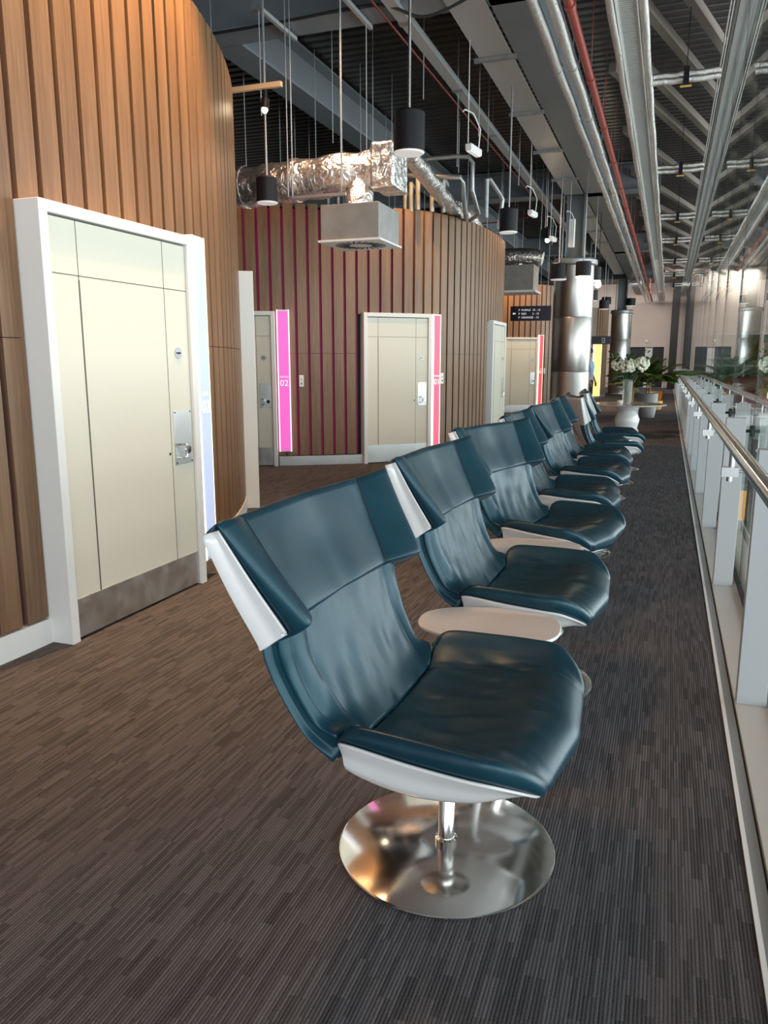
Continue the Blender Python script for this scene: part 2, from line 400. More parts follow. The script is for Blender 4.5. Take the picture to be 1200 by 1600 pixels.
# wide box girder above the walkway
g = MB(); g.box(-1.95, -1.47, -8, 45.8, 5.0, 5.56)
tag(g.build('box_girder', 'girder'), 'wide dark grey box girder running down the walkway ceiling beside the foil pipes', 'girder')
# column: clad tube with steel section above
def column(x, y, label):
    c = empty('column', (x, y, 0), label=label, cat='column', group='steel clad columns')
    MB().lathe([(0.0, 0), (0.455, 0), (0.455, .04), (0.44, .06), (0.44, 1.18), (0.436, 1.19), (0.44, 1.20), (0.44, 2.38), (0.436, 2.39), (0.44, 2.40), (0.44, 3.50), (0.0, 3.50)], n=64).build('cladding', 'cladding', c)
    cp = MB().lathe([(0, 3.505), (0.47, 3.505), (0.50, 3.53), (0.50, 3.62), (0.46, 3.66), (0, 3.66)], n=64); cp.build('collar', 'galv', c)
    h = MB().box(-.20, -.17, -.2, .2, 3.66, 4.99).box(.17, .20, -.2, .2, 3.66, 4.99).box(-.17, .17, -.015, .015, 3.66, 4.99)
    h.build('steel_section', 'girder', c)
    MB().tube([(-.27, -.15, 3.66), (-.27, -.15, 4.99)], .022).build('conduit', 'galv', c)
    MB().tube([(-.22, .22, 3.66), (-.22, .22, 4.99)], .016).build('conduit', 'galv', c)
    return c
column(-2.12, 18.45, 'nearer round column clad in brushed steel, beyond the row of armchairs')
column(-2.10, 37.0, 'farther round column clad in brushed steel, behind the flower table')

# ---------------- pods
def pod_curve(kind):
    if kind == 1:
        pts = []
        a = -42.0
        while a <= 36: pts.append(V(-10.4 + 7.5 * math.cos(R(a)), 3.0 + 7.5 * math.sin(R(a)), 0)); a += 0.5
        return pts
    P = {2: [(-8.6, 8.75), (-7.2, 8.85), (-6.0, 9.15), (-4.97, 9.6), (-4.0, 10.2), (-3.36, 10.72), (-2.98, 11.5), (-2.82, 12.4), (-2.78, 13.5), (-2.88, 14.3), (-3.3, 15.0), (-4.2, 15.5), (-6, 15.8)],
         3: [(-8.0, 21.0), (-6.2, 21.3), (-4.5, 21.75), (-3.5, 22.25), (-3.02, 23.1), (-2.9, 24.3), (-2.9, 26), (-3.4, 27.2), (-5.0, 27.7)],
         4: [(-8.0, 31.3), (-5.0, 31.6), (-3.3, 32.1), (-2.55, 32.9), (-2.45, 34.2), (-2.8, 36.0), (-3.4, 38), (-4, 40), (-6, 41)]}[kind]
    return catmull([V(x, y, 0) for x, y in P], 24)
class Path:
    def __init__(s, pts):
        s.p = pts; s.d = [0]
        for a, b in zip(pts, pts[1:]): s.d.append(s.d[-1] + (b - a).length)
    def at(s, t):
        for i in range(len(s.d) - 1):
            if s.d[i + 1] >= t:
                k = (t - s.d[i]) / max(1e-6, s.d[i + 1] - s.d[i]); q = s.p[i].lerp(s.p[i + 1], k)
                a = s.p[max(i - 1, 0)]; b = s.p[min(i + 2, len(s.p) - 1)]
                tt = (b - a).normalized(); return q, tt
        return s.p[-1], (s.p[-1] - s.p[-2]).normalized()
    def near(s, x, y):
        return min(zip(s.d, s.p), key=lambda q: (q[1] - V(x, y, 0)).length)[0]
    def mx(s, t, out=0.0):
        q, tt = s.at(t); n = V(tt.y, -tt.x, 0)     # outward (towards walkway)
        m = Matrix(((tt.x, n.x, 0, q.x + n.x * out), (tt.y, n.y, 0, q.y + n.y * out), (0, 0, 1, 0), (0, 0, 0, 1)))
        return m                                   # local x along the wall, local y outward
def pod(kind, H, wallname, base_m, doors, led, led_range, zbase=0.14, pitch=0.166, wd=0.130, closing=None):
    path = Path(pod_curve(kind))
    # doors: (t0, t1, ztop)
    L = path.d[-1]
    core = [(p.x, p.y) for p in [path.mx(L * i / 90.0) @ V(0, -0.055, 0) for i in range(91)]]
    if closing: core += closing
    wall = MB().prism(core, 0.0, H - 0.03).build(wallname, 'dark', kind='structure')
    sl = MB(); ls = MB(); t = 0.02; k = 0
    while t + pitch < L:
        mx = path.mx(t + pitch / 2)
        z0 = zbase
        for d0, d1, zt in doors:
            if d0 - 0.02 < t + pitch / 2 < d1 + 0.02: z0 = zt
        if z0 < 1.5:
            sl.box(-wd / 2, wd / 2, -0.045, 0, z0, 1.528, mx); sl.box(-wd / 2, wd / 2, -0.045, 0, 1.532, H, mx)
        else: sl.box(-wd / 2, wd / 2, -0.045, 0, z0, H, mx)
        if led_range(t):
            ls.box(pitch / 2 - 0.016, pitch / 2 + 0.016, -0.054, -0.050, z0, H - 0.06, mx)
        t += pitch; k += 1
    o = sl.build('slat_cladding', 'wood', wall)
    if ls.v: ls.build('light_strip', led, wall)
    # baseboard in short lengths following the curve, broken at doors
    bb = MB(); n = int(L / 0.12)
    for i in range(n):
        t0 = L * i / n; t1 = L * (i + 1) / n
        if any(d0 < (t0 + t1) / 2 < d1 for d0, d1, _ in doors): continue
        a = path.mx(t0); b = path.mx(t1)
        q = [a @ V(0, -.05, 0), b @ V(0, -.05, 0), b @ V(0, .008, 0), a @ V(0, .008, 0)]
        bb.prism([(v.x, v.y) for v in q], 0.0, zbase - 0.01)
    bb.build('baseboard', base_m, wall)
    return path, wall

def make_door(parent_name, mx, W, Hd, depth, hinge, label_plate=True, hfrac=0.0, frame_m='door_white', kick=0.22, out=0.06, panel=True):
    """door in a frame; local x along wall, y outward, width W centred at 0"""
    loc = mx @ V(0, 0, 0); ang = math.atan2(mx[1][0], mx[0][0])
    d = empty(parent_name, loc, ang, kind='structure')
    # note: local y here is the LEFT normal of the tangent; outward is -y
    fw = 0.055; o = -out
    fr = MB().box(-W / 2, -W / 2 + fw, o, depth, 0, Hd).box(W / 2 - fw, W / 2, o, depth, 0, Hd).box(-W / 2 + fw, W / 2 - fw, o, depth, Hd - fw, Hd)
    fr.build('frame', frame_m, d, bevel=0.004)
    lw = W - 2 * fw - .008; x0 = -lw / 2; x1 = lw / 2; y0 = o + 0.022; z1 = Hd - fw - 0.008
    lf = MB().box(x0, x1, y0, y0 + 0.045, 0.012, z1); leaf = lf.build('door_leaf', 'cream', d, bevel=0.002)
    gv = MB(); e = 0.0022
    xa = x0 + lw * 0.175; xb = x1 - lw * 0.20; zc = z1 - 0.26
    for gx in (xa, xb): gv.box(gx - e, gx + e, y0 - 0.0008, y0 + .001, kick, z1)
    gv.box(x0, x1, y0 - 0.0008, y0 + .001, zc - e, zc + e)
    gv.build('panel_joint', 'groove', leaf)
    hg = MB().box(xa - 0.004, xa + 0.004, y0 - 0.002, y0 + .001, kick, zc - .02); hg.build('hinge_gap', 'groove', leaf)
    MB().box(x0, x1, y0 - 0.004, y0, 0.015, kick).build('kick_plate', 'brushed', d, bevel=0.001)
    s = 1 if hinge == 'L' else -1
    hx = (xb + 0.03 if s > 0 else -xb - 0.03); hx2 = x1 - 0.012 if s > 0 else x0 + 0.012
    a, b = sorted((hx, hx2))
    pl = MB().box(a, b, y0 - 0.004, y0 - 0.0005, 0.80, 1.13)
    plate = pl.build('handle_plate', 'brushed', d, bevel=0.001)
    cxp = (a + b) / 2; q = (b - a)
    hnd = MB(); hxx = a + q * 0.30
    hnd.tube([(hxx - .018, y0 - .004, .925), (hxx - .018, y0 - .034, .925), (hxx + .012, y0 - .04, .922), (hxx + .018, y0 - .04, .90), (hxx + .018, y0 - .04, .868), (hxx + .012, y0 - .04, .848), (hxx - .018, y0 - .034, .845), (hxx - .018, y0 - .004, .845)], .0055, 8)
    hnd.build('pull_handle', 'chrome_tube', plate)
    lk = MB().tube([(a + q * .74, y0 - .004, .885), (a + q * .74, y0 - .012, .885)], .024, 20); lk.build('lock', 'chrome_tube', plate)
    sl = MB().box(a + q * .74 - .002, a + q * .74 + .002, y0 - .0135, y0 - .012, .872, .898); sl.build('lock_slot', 'black', plate)
    sc = MB()
    for px in (a + .012, b - .012):
        for pz in (.812, 1.118): sc.tube([(px, y0 - .004, pz), (px, y0 - .006, pz)], .005, 8)
    sc.build('screw', 'black', plate)
    dsc = MB().tube([((a + b) / 2 - s * .01, y0 - .0005, 1.47), ((a + b) / 2 - s * .01, y0 - .004, 1.47)], .034, 28)
    ds = dsc.build('push_sign', 'galv', d)
    text_obj('push_text', 'PUSH', .018, 'black', ds, ((a + b) / 2 - s * .01, y0 - .0045, 1.464), (R(90), 0, 0))
    MB().tube([(xb - .02 * s, y0 - .0008, .875), (xb - .02 * s, y0 - .002, .875)], .009, 12).build('peephole', 'black', leaf)
    return d
def align_door_matrix(mx, push=0.0):
    # Path.mx has local y outward; rotate so that tangent stays x (outward = -y of a right handed frame when flipped)
    return mx @ Matrix.Translation((0, push, 0))

def number_panel(mx, word, num, face, edge, label, W=0.165, z0=0.13, z1=2.24, m_text='signtext', out=0.05, tilt=0):
    loc = mx @ V(0, 0, 0); ang = math.atan2(mx[1][0], mx[0][0])
    p = empty('number_panel', loc, ang + tilt, label=label, cat='sign', group='illuminated cubicle number panels')
    MB().box(-W / 2 + .016, W / 2 - .016, -out, 0.03, z0 + .02, z1 - .02).build('face', face, p, bevel=.002)
    for xa in (-W / 2, W / 2 - .015): MB().box(xa, xa + .015, -out + .004, 0.03, z0, z1).build('edge_light', edge, p)
    for za in (z1 - .018, z0): MB().box(-W / 2 + .015, W / 2 - .015, -out + .004, .03, za, za + .018).build('end_cap', 'white', p)
    t = text_obj('word', word, .034, m_text, p, (0, -out - .001, 1.205), (R(90), 0, 0))
    t = text_obj('number', num, .118, m_text, p, (0, -out - .001, 1.095), (R(90), 0, 0))
    return p
def switch_plate(mx, label, z=1.14, w=.062, h=.155):
    loc = mx @ V(0, 0, 0); ang = math.atan2(mx[1][0], mx[0][0])
    s = empty('switch_plate', (loc.x, loc.y, 0), ang, label=label, cat='switch', group='door switch plates')
    MB().box(-w / 2, w / 2, -.012, 0.0, z - h / 2, z + h / 2).build('plate', 'white', s, bevel=.002)
    MB().tube([(0, -.012, z + .02), (0, -.018, z + .02)], .010, 14).build('indicator', 'galv', s)
    MB().box(-.006, .006, -.020, -.012, z - .048, z - .020).build('key_switch', 'black', s, bevel=.002)
    return s

# ---- pod 1 (near left)
path1 = Path(pod_curve(1))
def t1(y): return path1.near(-10.4 + math.sqrt(7.5 ** 2 - (y - 3) ** 2), y)
dA = (t1(2.99), t1(4.23), 2.16); dB = (t1(6.62), t1(7.3), 2.25)
path1, wall1 = pod(1, 3.80, 'wall_left', 'door_white', [dA, dB], 'blueled', lambda t: t < dA[0] + 0.35,
                   closing=[(-6.5, 7.9), (-11, 7.9), (-11.5, -2.2)])
mA = Matrix.Translation((-2.90, 3.61, 0)) @ Matrix.Rotation(R(90), 4, 'Z')
make_door('door_1', mA, 1.24, 2.16, 0.10, 'L', out=0.14)
mB_ = path1.mx((dB[0] + dB[1]) / 2); 
def to_mat(mx, out=0.0):
    q = mx @ V(0, out, 0); return Matrix.Translation(q) @ Matrix.Rotation(math.atan2(mx[1][0], mx[0][0]), 4, 'Z')
make_door('door_2', to_mat(mB_), 0.86, 2.25, 0.08, 'L', out=0.12)
M['bluewhite'] = glow('blue_white_panel', (0.60, 0.72, 1.0), 0.42, (0.35, 0.40, 0.55))
M['edgewhite'] = glow('warm_white_edge', (1.0, 0.88, 0.62), 1.1)
M['magenta'] = glow('magenta_panel', (0.95, 0.12, 0.55), 0.62, (0.5, 0.1, 0.3))
M['magedge'] = glow('pink_white_edge', (1.0, 0.62, 0.85), 1.0)
M['rose'] = glow('rose_panel', (1.0, 0.10, 0.20), 0.65, (0.5, 0.1, 0.15))
M['red_panel'] = glow('red_panel', (1.0, 0.06, 0.08), 0.75, (0.5, 0.05, 0.05))
M['yellow_panel'] = glow('yellow_panel', (1.0, 0.72, 0.16), 1.1, (0.5, 0.4, 0.1))
number_panel(Matrix.Translation((-2.86, 4.335, 0)) @ Matrix.Rotation(R(97), 4, 'Z'), 'BLUE', '02', 'bluewhite', 'edgewhite', 'blue white lit panel numbered 02 beside the nearest cream door', z1=2.18, out=.075)
switch_plate(to_mat(path1.mx(t1(4.57))), 'small white switch plate right of the blue white 02 panel')

# ---- pod 2
path2 = Path(pod_curve(2))
tC = path2.near(-4.97, 9.6); tD0 = path2.near(-3.98, 10.2); tD1 = tD0 + 1.04; tE = path2.near(-2.82, 12.75)
drs = [(tC - 1.14, tC - 0.05, 2.06), (tD0, tD1, 2.06), (tE, tE + 1.1, 2.06)]
path2, wall2 = pod(2, 3.46, 'wall_left', 'brushed', drs, 'pinkled', lambda t: t < tD1 + .1, closing=[(-8.6, 15.8)])
def flat(path, a, b, out=0.0):
    p, _ = path.at(a); q, _ = path.at(b); m = (p + q) / 2; an = math.atan2(q.y - p.y, q.x - p.x)
    n = V(math.sin(an), -math.cos(an), 0)
    return Matrix.Translation(m + n * out) @ Matrix.Rotation(an, 4, 'Z')
for i, (a, b, zt) in enumerate(drs):
    make_door('door_%d' % (i + 3), flat(path2, a, b, 0.03), (b - a), 2.08, 0.10, 'L', out=0.05, kick=.26)
number_panel(to_mat(path2.mx(tC + .055), .02), 'PURPLE', '02', 'magenta', 'magedge', 'tall magenta lit panel numbered 02 on the second slatted pod', z1=2.10, z0=.2, W=.17)
number_panel(to_mat(path2.mx(tD1 + .09), .02), 'PURPLE', '01', 'rose', 'edgewhite', 'tall rose pink lit panel numbered 01 beside the middle cream door', z1=2.08, z0=.2, W=.15)
switch_plate(to_mat(path2.mx(tC + .29)), 'small white switch plate right of the magenta 02 panel', z=1.16)
switch_plate(to_mat(path2.mx(tD1 + .27)), 'small white switch plate right of the rose 01 panel', z=1.18)
# ---- pod 3, 4
path3 = Path(pod_curve(3)); t3 = path3.near(-4.35, 21.8)
path3, wall3 = pod(3, 3.5, 'wall_left', 'brushed', [(t3, t3 + .98, 2.08)], 'pinkled', lambda t: False, closing=[(-8, 27.7)])
make_door('door_6', flat(path3, t3, t3 + .98, 0.03), .98, 2.08, .1, 'L', out=.05)
number_panel(to_mat(path3.mx(t3 + 1.07), .02), 'RED', '01', 'red_panel', 'edgewhite', 'narrow red lit panel beside the door beyond the hanging sign', z1=2.15, z0=.1, W=.15)
switch_plate(to_mat(path3.mx(t3 + 1.27)), 'small white switch plate beside the red lit panel', z=1.16)
path4 = Path(pod_curve(4)); t4 = path4.near(-2.78, 32.6)
path4, wall4 = pod(4, 3.5, 'wall_left', 'brushed', [(t4 - 1.4, t4 - .4, 2.08)], 'pinkled', lambda t: False, closing=[(-8, 41)])
make_door('door_7', flat(path4, t4 - 1.4, t4 - .4, 0.03), 1.0, 2.08, .1, 'L', out=.05)
number_panel(to_mat(path4.mx(t4 + .0), .04), 'GOLD', '01', 'yellow_panel', 'edgewhite', 'yellow lit panel glowing far away behind the standing person', z1=2.3, z0=.05, W=.42)

# ---- end wall opening, dark pillar
ed = empty('door_8', (-1.17, 46, 0), 0, kind='structure')
MB().box(-.99, -.90, -.06, .3, 0, 2.3).box(.90, .99, -.06, .3, 0, 2.3).box(-.90, .90, -.06, .3, 2.22, 2.3).build('frame', 'endwall', ed)
MB().box(-.89, -.1, .12, .18, 0, 2.21).box(.28, .89, .12, .18, 0, 2.21).build('door_leaf', 'blackrub', ed)
MB().box(-.09, .27, .12, .18, 0, 2.21).build('door_leaf', 'door_white', ed)
MB().box(-.02, .36, 43.9, 44.4, 0, 5.55).build('wall_right', 'blackrub', kind='structure')
MB().box(-1.3, -1.15, 45.9, 46, 2.45, 2.6).build('trim_6', 'white', kind='structure')

# ================================================================== GLASS SCREEN AND BALUSTRADE
PY = [3.39 - 1.87 * 2 + 1.87 * k for k in range(24)]
for k in range(len(PY) - 1):
    y0, y1 = PY[k], PY[k + 1]
    g = MB().box(0.512, 0.524, y0 + .005, y1 - .005, 0.014, 4.90).build('window_%d' % (k + 1), 'glass', kind='structure')
    gk = MB().box(0.500, 0.536, y0 + .005, y1 - .005, 0.010, 0.030).build('gasket', 'blackrub', g)
    MB().box(0.511, 0.525, y1 - .004, y1 + .004, 0.014, 4.90).build('joint', 'blackrub', g)
hd = MB().box(0.40, 0.425, -2, 45.8, 4.88, 5.02).box(0.43, 0.47, -2, 45.8, 4.86, 4.90).box(.47, .57, -2, 45.8, 4.905, 5.10).box(.575, .66, -2, 45.8, 4.86, 5.02)
hd.build('trim_7', 'tray', kind='structure')
MB().box(.345, .355, -2, 45.8, 4.87, 4.95).box(.372, .382, -2, 45.8, 4.87, 4.95).build('trim_8', 'white', kind='structure')
bal = empty('balustrade', (0.4, 0, 0), label='long balustrade with grey flat posts and a polished tubular handrail along the glass screen', cat='railing')
MB().tube([(-.135, -3, 1.092), (-.135, 45.6, 1.092)], .026, 24).build('handrail', 'handrail', bal)
for i, y in enumerate(PY):
    if y < -1: continue
    MB().box(-.042, .072, y - .03, y + .03, 0.012, 1.08).build('post', 'postgrey', bal, bevel=.002)
    b = MB().tube([(-.135, y, 1.07), (-.135, y, 1.0)], .011, 12).tube([(-.14, y, .965), (-.14, y, .945)], .011, 12)
    b.box(-.172, -.108, y - .02, y + .02, .965, 1.003)
    b.tube([(-.108, y + .015, .984), (-.042, y + .015, .984)], .006, 10)
    b.build('handrail_bracket', 'brushed', bal)
    f = MB().tube([(.072, y, 1.0), (.108, y, 1.0)], .010, 12); f.tube([(.100, y, 1.0), (.110, y, 1.0)], .035, 24)
    f.build('glass_fixing', 'blackrub', bal)

# ================================================================== SERVICES OVERHEAD
def foil_pipe(x, z, y0, y1, r, label, rings=True, grp=None, name='foil_pipe'):
    p = empty(name, (x, y0, z), label=label, cat='pipe', group=grp)
    pts = []; y = 0.0; rr = []
    while y < y1 - y0: pts.append((0.004 * math.sin(y * 3.1 + x * 7), y, 0.004 * math.sin(y * 2.3 + x))); rr.append(r * (1 + .03 * math.sin(y * 9))); y += .25
    MB().tube(pts, rr, 14).build('foil_wrap', 'pfoil', p)
    yy = 0.8
    while rings and yy < min(y1 - y0, 36):
        MB().tube([(0, yy, 0), (0, yy + .035, 0)], r * 1.16, 14).tube([(0, yy + .017, r), (0, yy + .017, 5.58 - z)], .005, 5).build('hanger', 'galv', p); yy += 1.9
    return p
foil_pipe(-1.36, 4.6, 1, 45.5, .052, 'left one of two foil wrapped pipes hung beside the red pipe', grp='foil pipes')
foil_pipe(-1.20, 4.6, 1, 45.5, .052, 'right one of two foil wrapped pipes, directly beside the red pipe', grp='foil pipes')
rp = empty('sprinkler_pipe', (-1.06, 1, 4.62), label='thick red sprinkler pipe running down the ceiling right of the foil pipes', cat='pipe')
MB().tube([(0, 0, 0), (0, 44.5, 0)], .045, 16).build('pipe', 'red', rp)
for k in range(20): MB().tube([(0, .9 + 2 * k, 0), (0, .98 + 2 * k, 0)], .056, 16).tube([(0, .94 + 2 * k, .045), (0, .94 + 2 * k, .95)], .005, 5).build('coupling', 'red', rp)
tp = MB().tube([(-3.02, 1, 4.95), (-3.02, 17.2, 4.95), (-3.02, 17.6, 4.9), (-3.02, 17.7, 4.5), (-3.4, 17.7, 4.42), (-5, 17.7, 4.42)], .013, 8)
tag(tp.build('sprinkler_pipe', 'darkred'), 'thin red pipe following the light steel trunking', 'pipe')
# perforated strip between foil pipes
cb = empty('chilled_beam', (-.565, 1, 4.6), label='long white perforated ceiling strip flanked by two foil pipes', cat='ceiling panel')
st = MB().box(-.085, .085, 0, 44.5, -.01, .02)
st.build('panel', 'white', cb)
rb = MB(); yy = .05
while yy < 26: rb.box(-.07, .07, yy, yy + .018, -.016, -.01); yy += .045
rb.build('rib', 'trunk', cb)
MB().box(-.10, -.088, 0, 44.5, -.03, .03).box(.088, .10, 0, 44.5, -.03, .03).build('rail', 'trimwhite', cb)
hg = MB()
for k in range(16): hg.tube([(-.08, .8 + 2.7 * k, .02), (-.08, .8 + 2.7 * k, .99)], .005, 5).tube([(.08, .8 + 2.7 * k, .02), (.08, .8 + 2.7 * k, .99)], .005, 5)
hg.build('hanger', 'galv', cb)
foil_pipe(-.705, 4.6, 1, 45.5, .042, 'foil pipe along the left edge of the white perforated strip', False, 'foil pipes')
foil_pipe(-.425, 4.6, 1, 45.5, .042, 'foil pipe along the right edge of the white perforated strip', False, 'foil pipes')
for i, yb in enumerate((10.1, 14.6, 19.2, 22.8, 27.4, 31.5, 35.8)):
    order = ['nearest', 'second', 'third', 'fourth', 'fifth', 'sixth', 'farthest'][i]
    p = empty('foil_branch', (-.38, yb, 4.58), label=order + ' pair of foil branch pipes crossing from the strip to the glass', cat='pipe', group='foil branch pipes')
    for dz, dy in ((.05, .09), (-.05, -.04)):
        pts = [(x * .06, dy + .006 * math.sin(x * 2.1), dz + .004 * math.sin(x * 1.3)) for x in range(13)]
        MB().tube(pts, [.036 * (1 + .08 * math.sin(x * 2.7)) for x in range(13)], 12).build('foil_wrap', 'pfoil', p)
    MB().box(.33, .39, -.14, -.04, -.12, .06).tube([(.36, -.09, .06), (.36, -.09, 1.0)], .005, 5).build('valve', 'black', p)
    MB().box(.30, .42, -.15, -.14, -.16, -.14).build('tag', 'yellow', p)
# skewed rafters on the right
RF = [(-.01, 9.97), (-.46, 10.11), (-.31, 12.77), (-.47, 13.59), (-.45, 16.6), (-.45, 19.8), (-.45, 22.2), (-.45, 24.6), (-.45, 27), (-.45, 30), (-.45, 33), (-.45, 36)]
for i, (x, y) in enumerate(sorted(RF, key=lambda q: q[1] - q[0] * 3.6)):
    x0, y0 = x - .5, y - 1.85; x1, y1 = x + 3.0, y + 11.1
    an = math.atan2(y1 - y0, x1 - x0); ln = math.hypot(x1 - x0, y1 - y0)
    ln = min(ln, (45.7 - y0) / math.sin(an) if y0 + ln * math.sin(an) > 45.7 else ln)
    mx = Matrix.Translation((x0, y0, 0)) @ Matrix.Rotation(an, 4, 'Z')
    b = MB().box(0, ln, -.05, .05, 5.25, 5.36, mx).build('rafter', 'rafter')
    tag(b, ('first second third fourth fifth sixth seventh eighth ninth tenth eleventh farthest'.split())[i] + ' buff steel rafter from the viewer, slanting above the foil branch pipes', 'rafter', 'skewed rafters between perforated strip and glass')
# cable tray beside the box girder
ct = empty('cable_tray', (-2.16, 8.7, 5.0), label='wide pale metal cable tray fixed along the left side of the box girder', cat='cable tray')
MB().box(-.2, .19, -8, 9.4, -.03, -.02).box(-.2, -.19, -8, 9.4, -.02, .04).box(-.2, .19, 10.2, 26, -.03, -.02).build('tray', 'tray', ct)
for k in range(9): MB().box(-.26, .24, -1 + k * 2.2 - .03, -1 + k * 2.2 + .03, -.075, -.032).tube([(-.24, -1 + 2.2 * k, -.03), (-.24, -1 + 2.2 * k, .6)], .006, 5).build('bracket', 'galv', ct)
# light steel trunking
tr = empty('lighting_trunking', (-2.86, 1, 4.95), label='light steel trunking running down the ceiling above the small white emergency lights', cat='trunking')
MB().box(-.05, .05, 0, 27, 0, .09).box(-.065, .065, 0, 27, -.008, 0).build('trunking', 'trunk', tr)
for k in range(12): MB().tube([(0, 1 + 2.2 * k, .09), (0, 1 + 2.2 * k, .64)], .006, 5).box(-.07, .07, .95 + 2.2 * k, 1.05 + 2.2 * k, -.02, .0).build('hanger', 'galv', tr)
for y0, z0, x0, lab in ((9.5, 3.86, -2.31, 'white emergency light hanging nearest, left of the cable tray'), (14.0, 3.91, -2.35, 'white emergency light hanging second, above the black pendant'), (17.0, 3.92, -2.42, 'tilted white emergency light hanging just left of the nearer column'), (17.0, 4.0, -2.04, 'upright white emergency light on the steel section of the nearer column')):
    e = empty('emergency_light', (x0, y0, z0), R(-8), label=lab, cat='light', group='hanging emergency lights')
    if 'upright' in lab: MB().box(-.06, .06, -.04, .04, -.28, .28).build('housing', 'white', e, bevel=.01)
    else:
        hb = MB().box(-.04, .04, -.17, .17, -.045, .03).build('housing', 'white', e, bevel=.008)
        MB().box(-.028, .028, -.15, .15, -.055, -.045).build('lens', 'diffuser', e)
    MB().tube([(0, -.18, .03), (.0, -.18, .5), (0, -.18, 5.58 - z0)], .005, 6).tube([(0, .15, .03), (.02, .15, .25), (-.05, .1, .42), (-.12, 0, .45), (-.1, -.1, .4)], .008, 6).build('cord', 'white', e)
# pendant lamps
def pendant(x, y, z, label, r=.125, h=.30, lit=False, rod='galv', top=5.58):
    p = empty('pendant_lamp', (x, y, z), label=label, cat='lamp', group='black drum pendant lamps')
    MB().lathe([(r - .004, -h / 2 + .002), (r, -h / 2), (r, h / 2 - .012), (r - .012, h / 2), (0, h / 2)], n=36).build('lamp_shade', 'black', p)
    MB().lathe([(0, -h / 2 - .012), (r * .9, -h / 2 - .012), (r * .98, -h / 2 - .003), (r * .98, -h / 2 + .004), (0, -h / 2 + .004)], n=36).build('diffuser', 'diffuser_on' if lit else 'diffuser', p)
    MB().tube([(0, 0, h / 2), (0, 0, top - z)], .012, 10).build('rod', rod, p)
    return p
pendant(-2.06, 6.3, 3.21, 'largest black drum pendant lamp hanging in front of the cable tray', rod='chrome_tube')
pendant(-3.95, 7.45, 3.13, 'black drum pendant lamp hanging in front of the left end of the foil duct', r=.108, h=.24)
pendant(-2.17, 11.0, 3.30, 'black drum pendant lamp hanging right of the second slatted pod', r=.125)
pendant(-2.14, 16.0, 3.15, 'black drum pendant lamp left of the nearer steel clad column', r=.16, h=.30, top=5.58)
pendant(-1.69, 16.2, 3.20, 'black drum pendant lamp with lit rim in front of the nearer column', r=.15, h=.28, lit=True)
pendant(-1.70, 18.6, 3.35, 'lit black drum pendant lamp right behind the nearer column', r=.15, lit=True)
pendant(-2.25, 24.5, 3.35, 'first small black pendant lamp in the far aisle right of the nearer column', r=.15)
pendant(-2.22, 28.5, 3.35, 'second small black pendant lamp in the far aisle', r=.17)
pendant(-2.6, 34.5, 3.9, 'small black pendant lamp at the left of the farther column', r=.2)
pendant(-1.65, 34.8, 3.85, 'small black pendant lamp at the right of the farther column', r=.2)
# track with spotlight at pod 1
tk = empty('lighting_track', (-3.95, 6.9, 3.88), R(0), label='short pale timber coloured track sticking out past the near slatted wall', cat='light track')
M['pale_wood'] = simple('pale_track', (0.62, 0.42, 0.25), .45)
MB().box(-.55, .47, -.02, .02, 0, .045).build('rail', 'pale_wood', tk, bevel=.003)
MB().tube([(.3, 0, .045), (.3, 0, 1.7)], .006, 6).build('hanger', 'galv', tk)
sp = empty('spotlight', (-3.65, 6.9, 3.74), label='small lit spotlight hanging from the short pale track', cat='light')
MB().tube([(0, 0, .13), (0, 0, .05)], .02, 12).tube([(0, 0, .05), (0, -.02, -.04)], .04, 16).build('housing', 'black', sp)
MB().blob((0, -.02, -.045), .028).build('bulb', 'bulb', sp)
s2 = empty('spotlight', (-2.62, 17.6, 4.0), label='small bare spotlight glowing beyond the emergency lights left of the column', cat='light')
MB().tube([(0, 0, .2), (0, 0, .0)], .05, 12).tube([(0, 0, .2), (0, 0, 1.5)], .008, 6).build('housing', 'black', s2)
MB().blob((0, 0, -.02), .05).build('bulb', 'bulb', s2)
s3 = empty('spotlight', (-1.78, 20.6, 3.30), label='bright round spotlight shining right of the nearer column top', cat='light')
MB().tube([(0, 0, .25), (0, 0, .05)], .06, 12).tube([(0, 0, .25), (0, 0, 2.2)], .008, 6).build('housing', 'black', s3)
MB().blob((0, 0, 0), .08).build('bulb', 'bulb', s3)
# foil duct with diffuser box
dc = empty('foil_duct', (-2.8, 8.0, 3.36), label='large crinkled foil duct above the second slatted pod', cat='duct')
pts = []; rr = []
for k in range(41):
    x = -.12 - k * .105; pts.append((x, .02 * math.sin(k), .012 * math.sin(k * 1.7) - .004 * k)); rr.append(.205 * (1 + .03 * math.sin(k * 2.2) + .02 * math.sin(k * 5.1)))
MB().tube(pts, rr, 28).build('duct_wrap', 'foil', dc)
MB().box(-.16, .10, -.23, .23, -.22, .22).build('end_box', 'foil', dc, bevel=.03, seg=3)
for k in (9, 15, 22, 30): MB().tube([(pts[k][0], pts[k][1], pts[k][2]), (pts[k][0] - .05, pts[k][1], pts[k][2])], .222, 28).build('tape_band', 'foil', dc)
MB().tube([(-.35, -.02, -.12), (-.33, -.08, -.26), (-.31, -.16, -.38), (-.31, -.18, -.50)], [.14, .145, .14, .135], 20).build('branch', 'foil', dc)
MB().tube([(-.31, -.18, -.38), (-.31, -.18, -.44)], .15, 20).build('clamp_ring', 'galv', dc)
hg = MB()
for dx in (-.45, -1.0, -1.05, -1.9, -2.3): hg.tube([(dx, -.27, -.25), (dx, -.27, 2.2)], .006, 6)
hg.box(-1.0, -.4, -.29, -.25, -.28, -.25); hg.build('hanger', 'galv', dc)
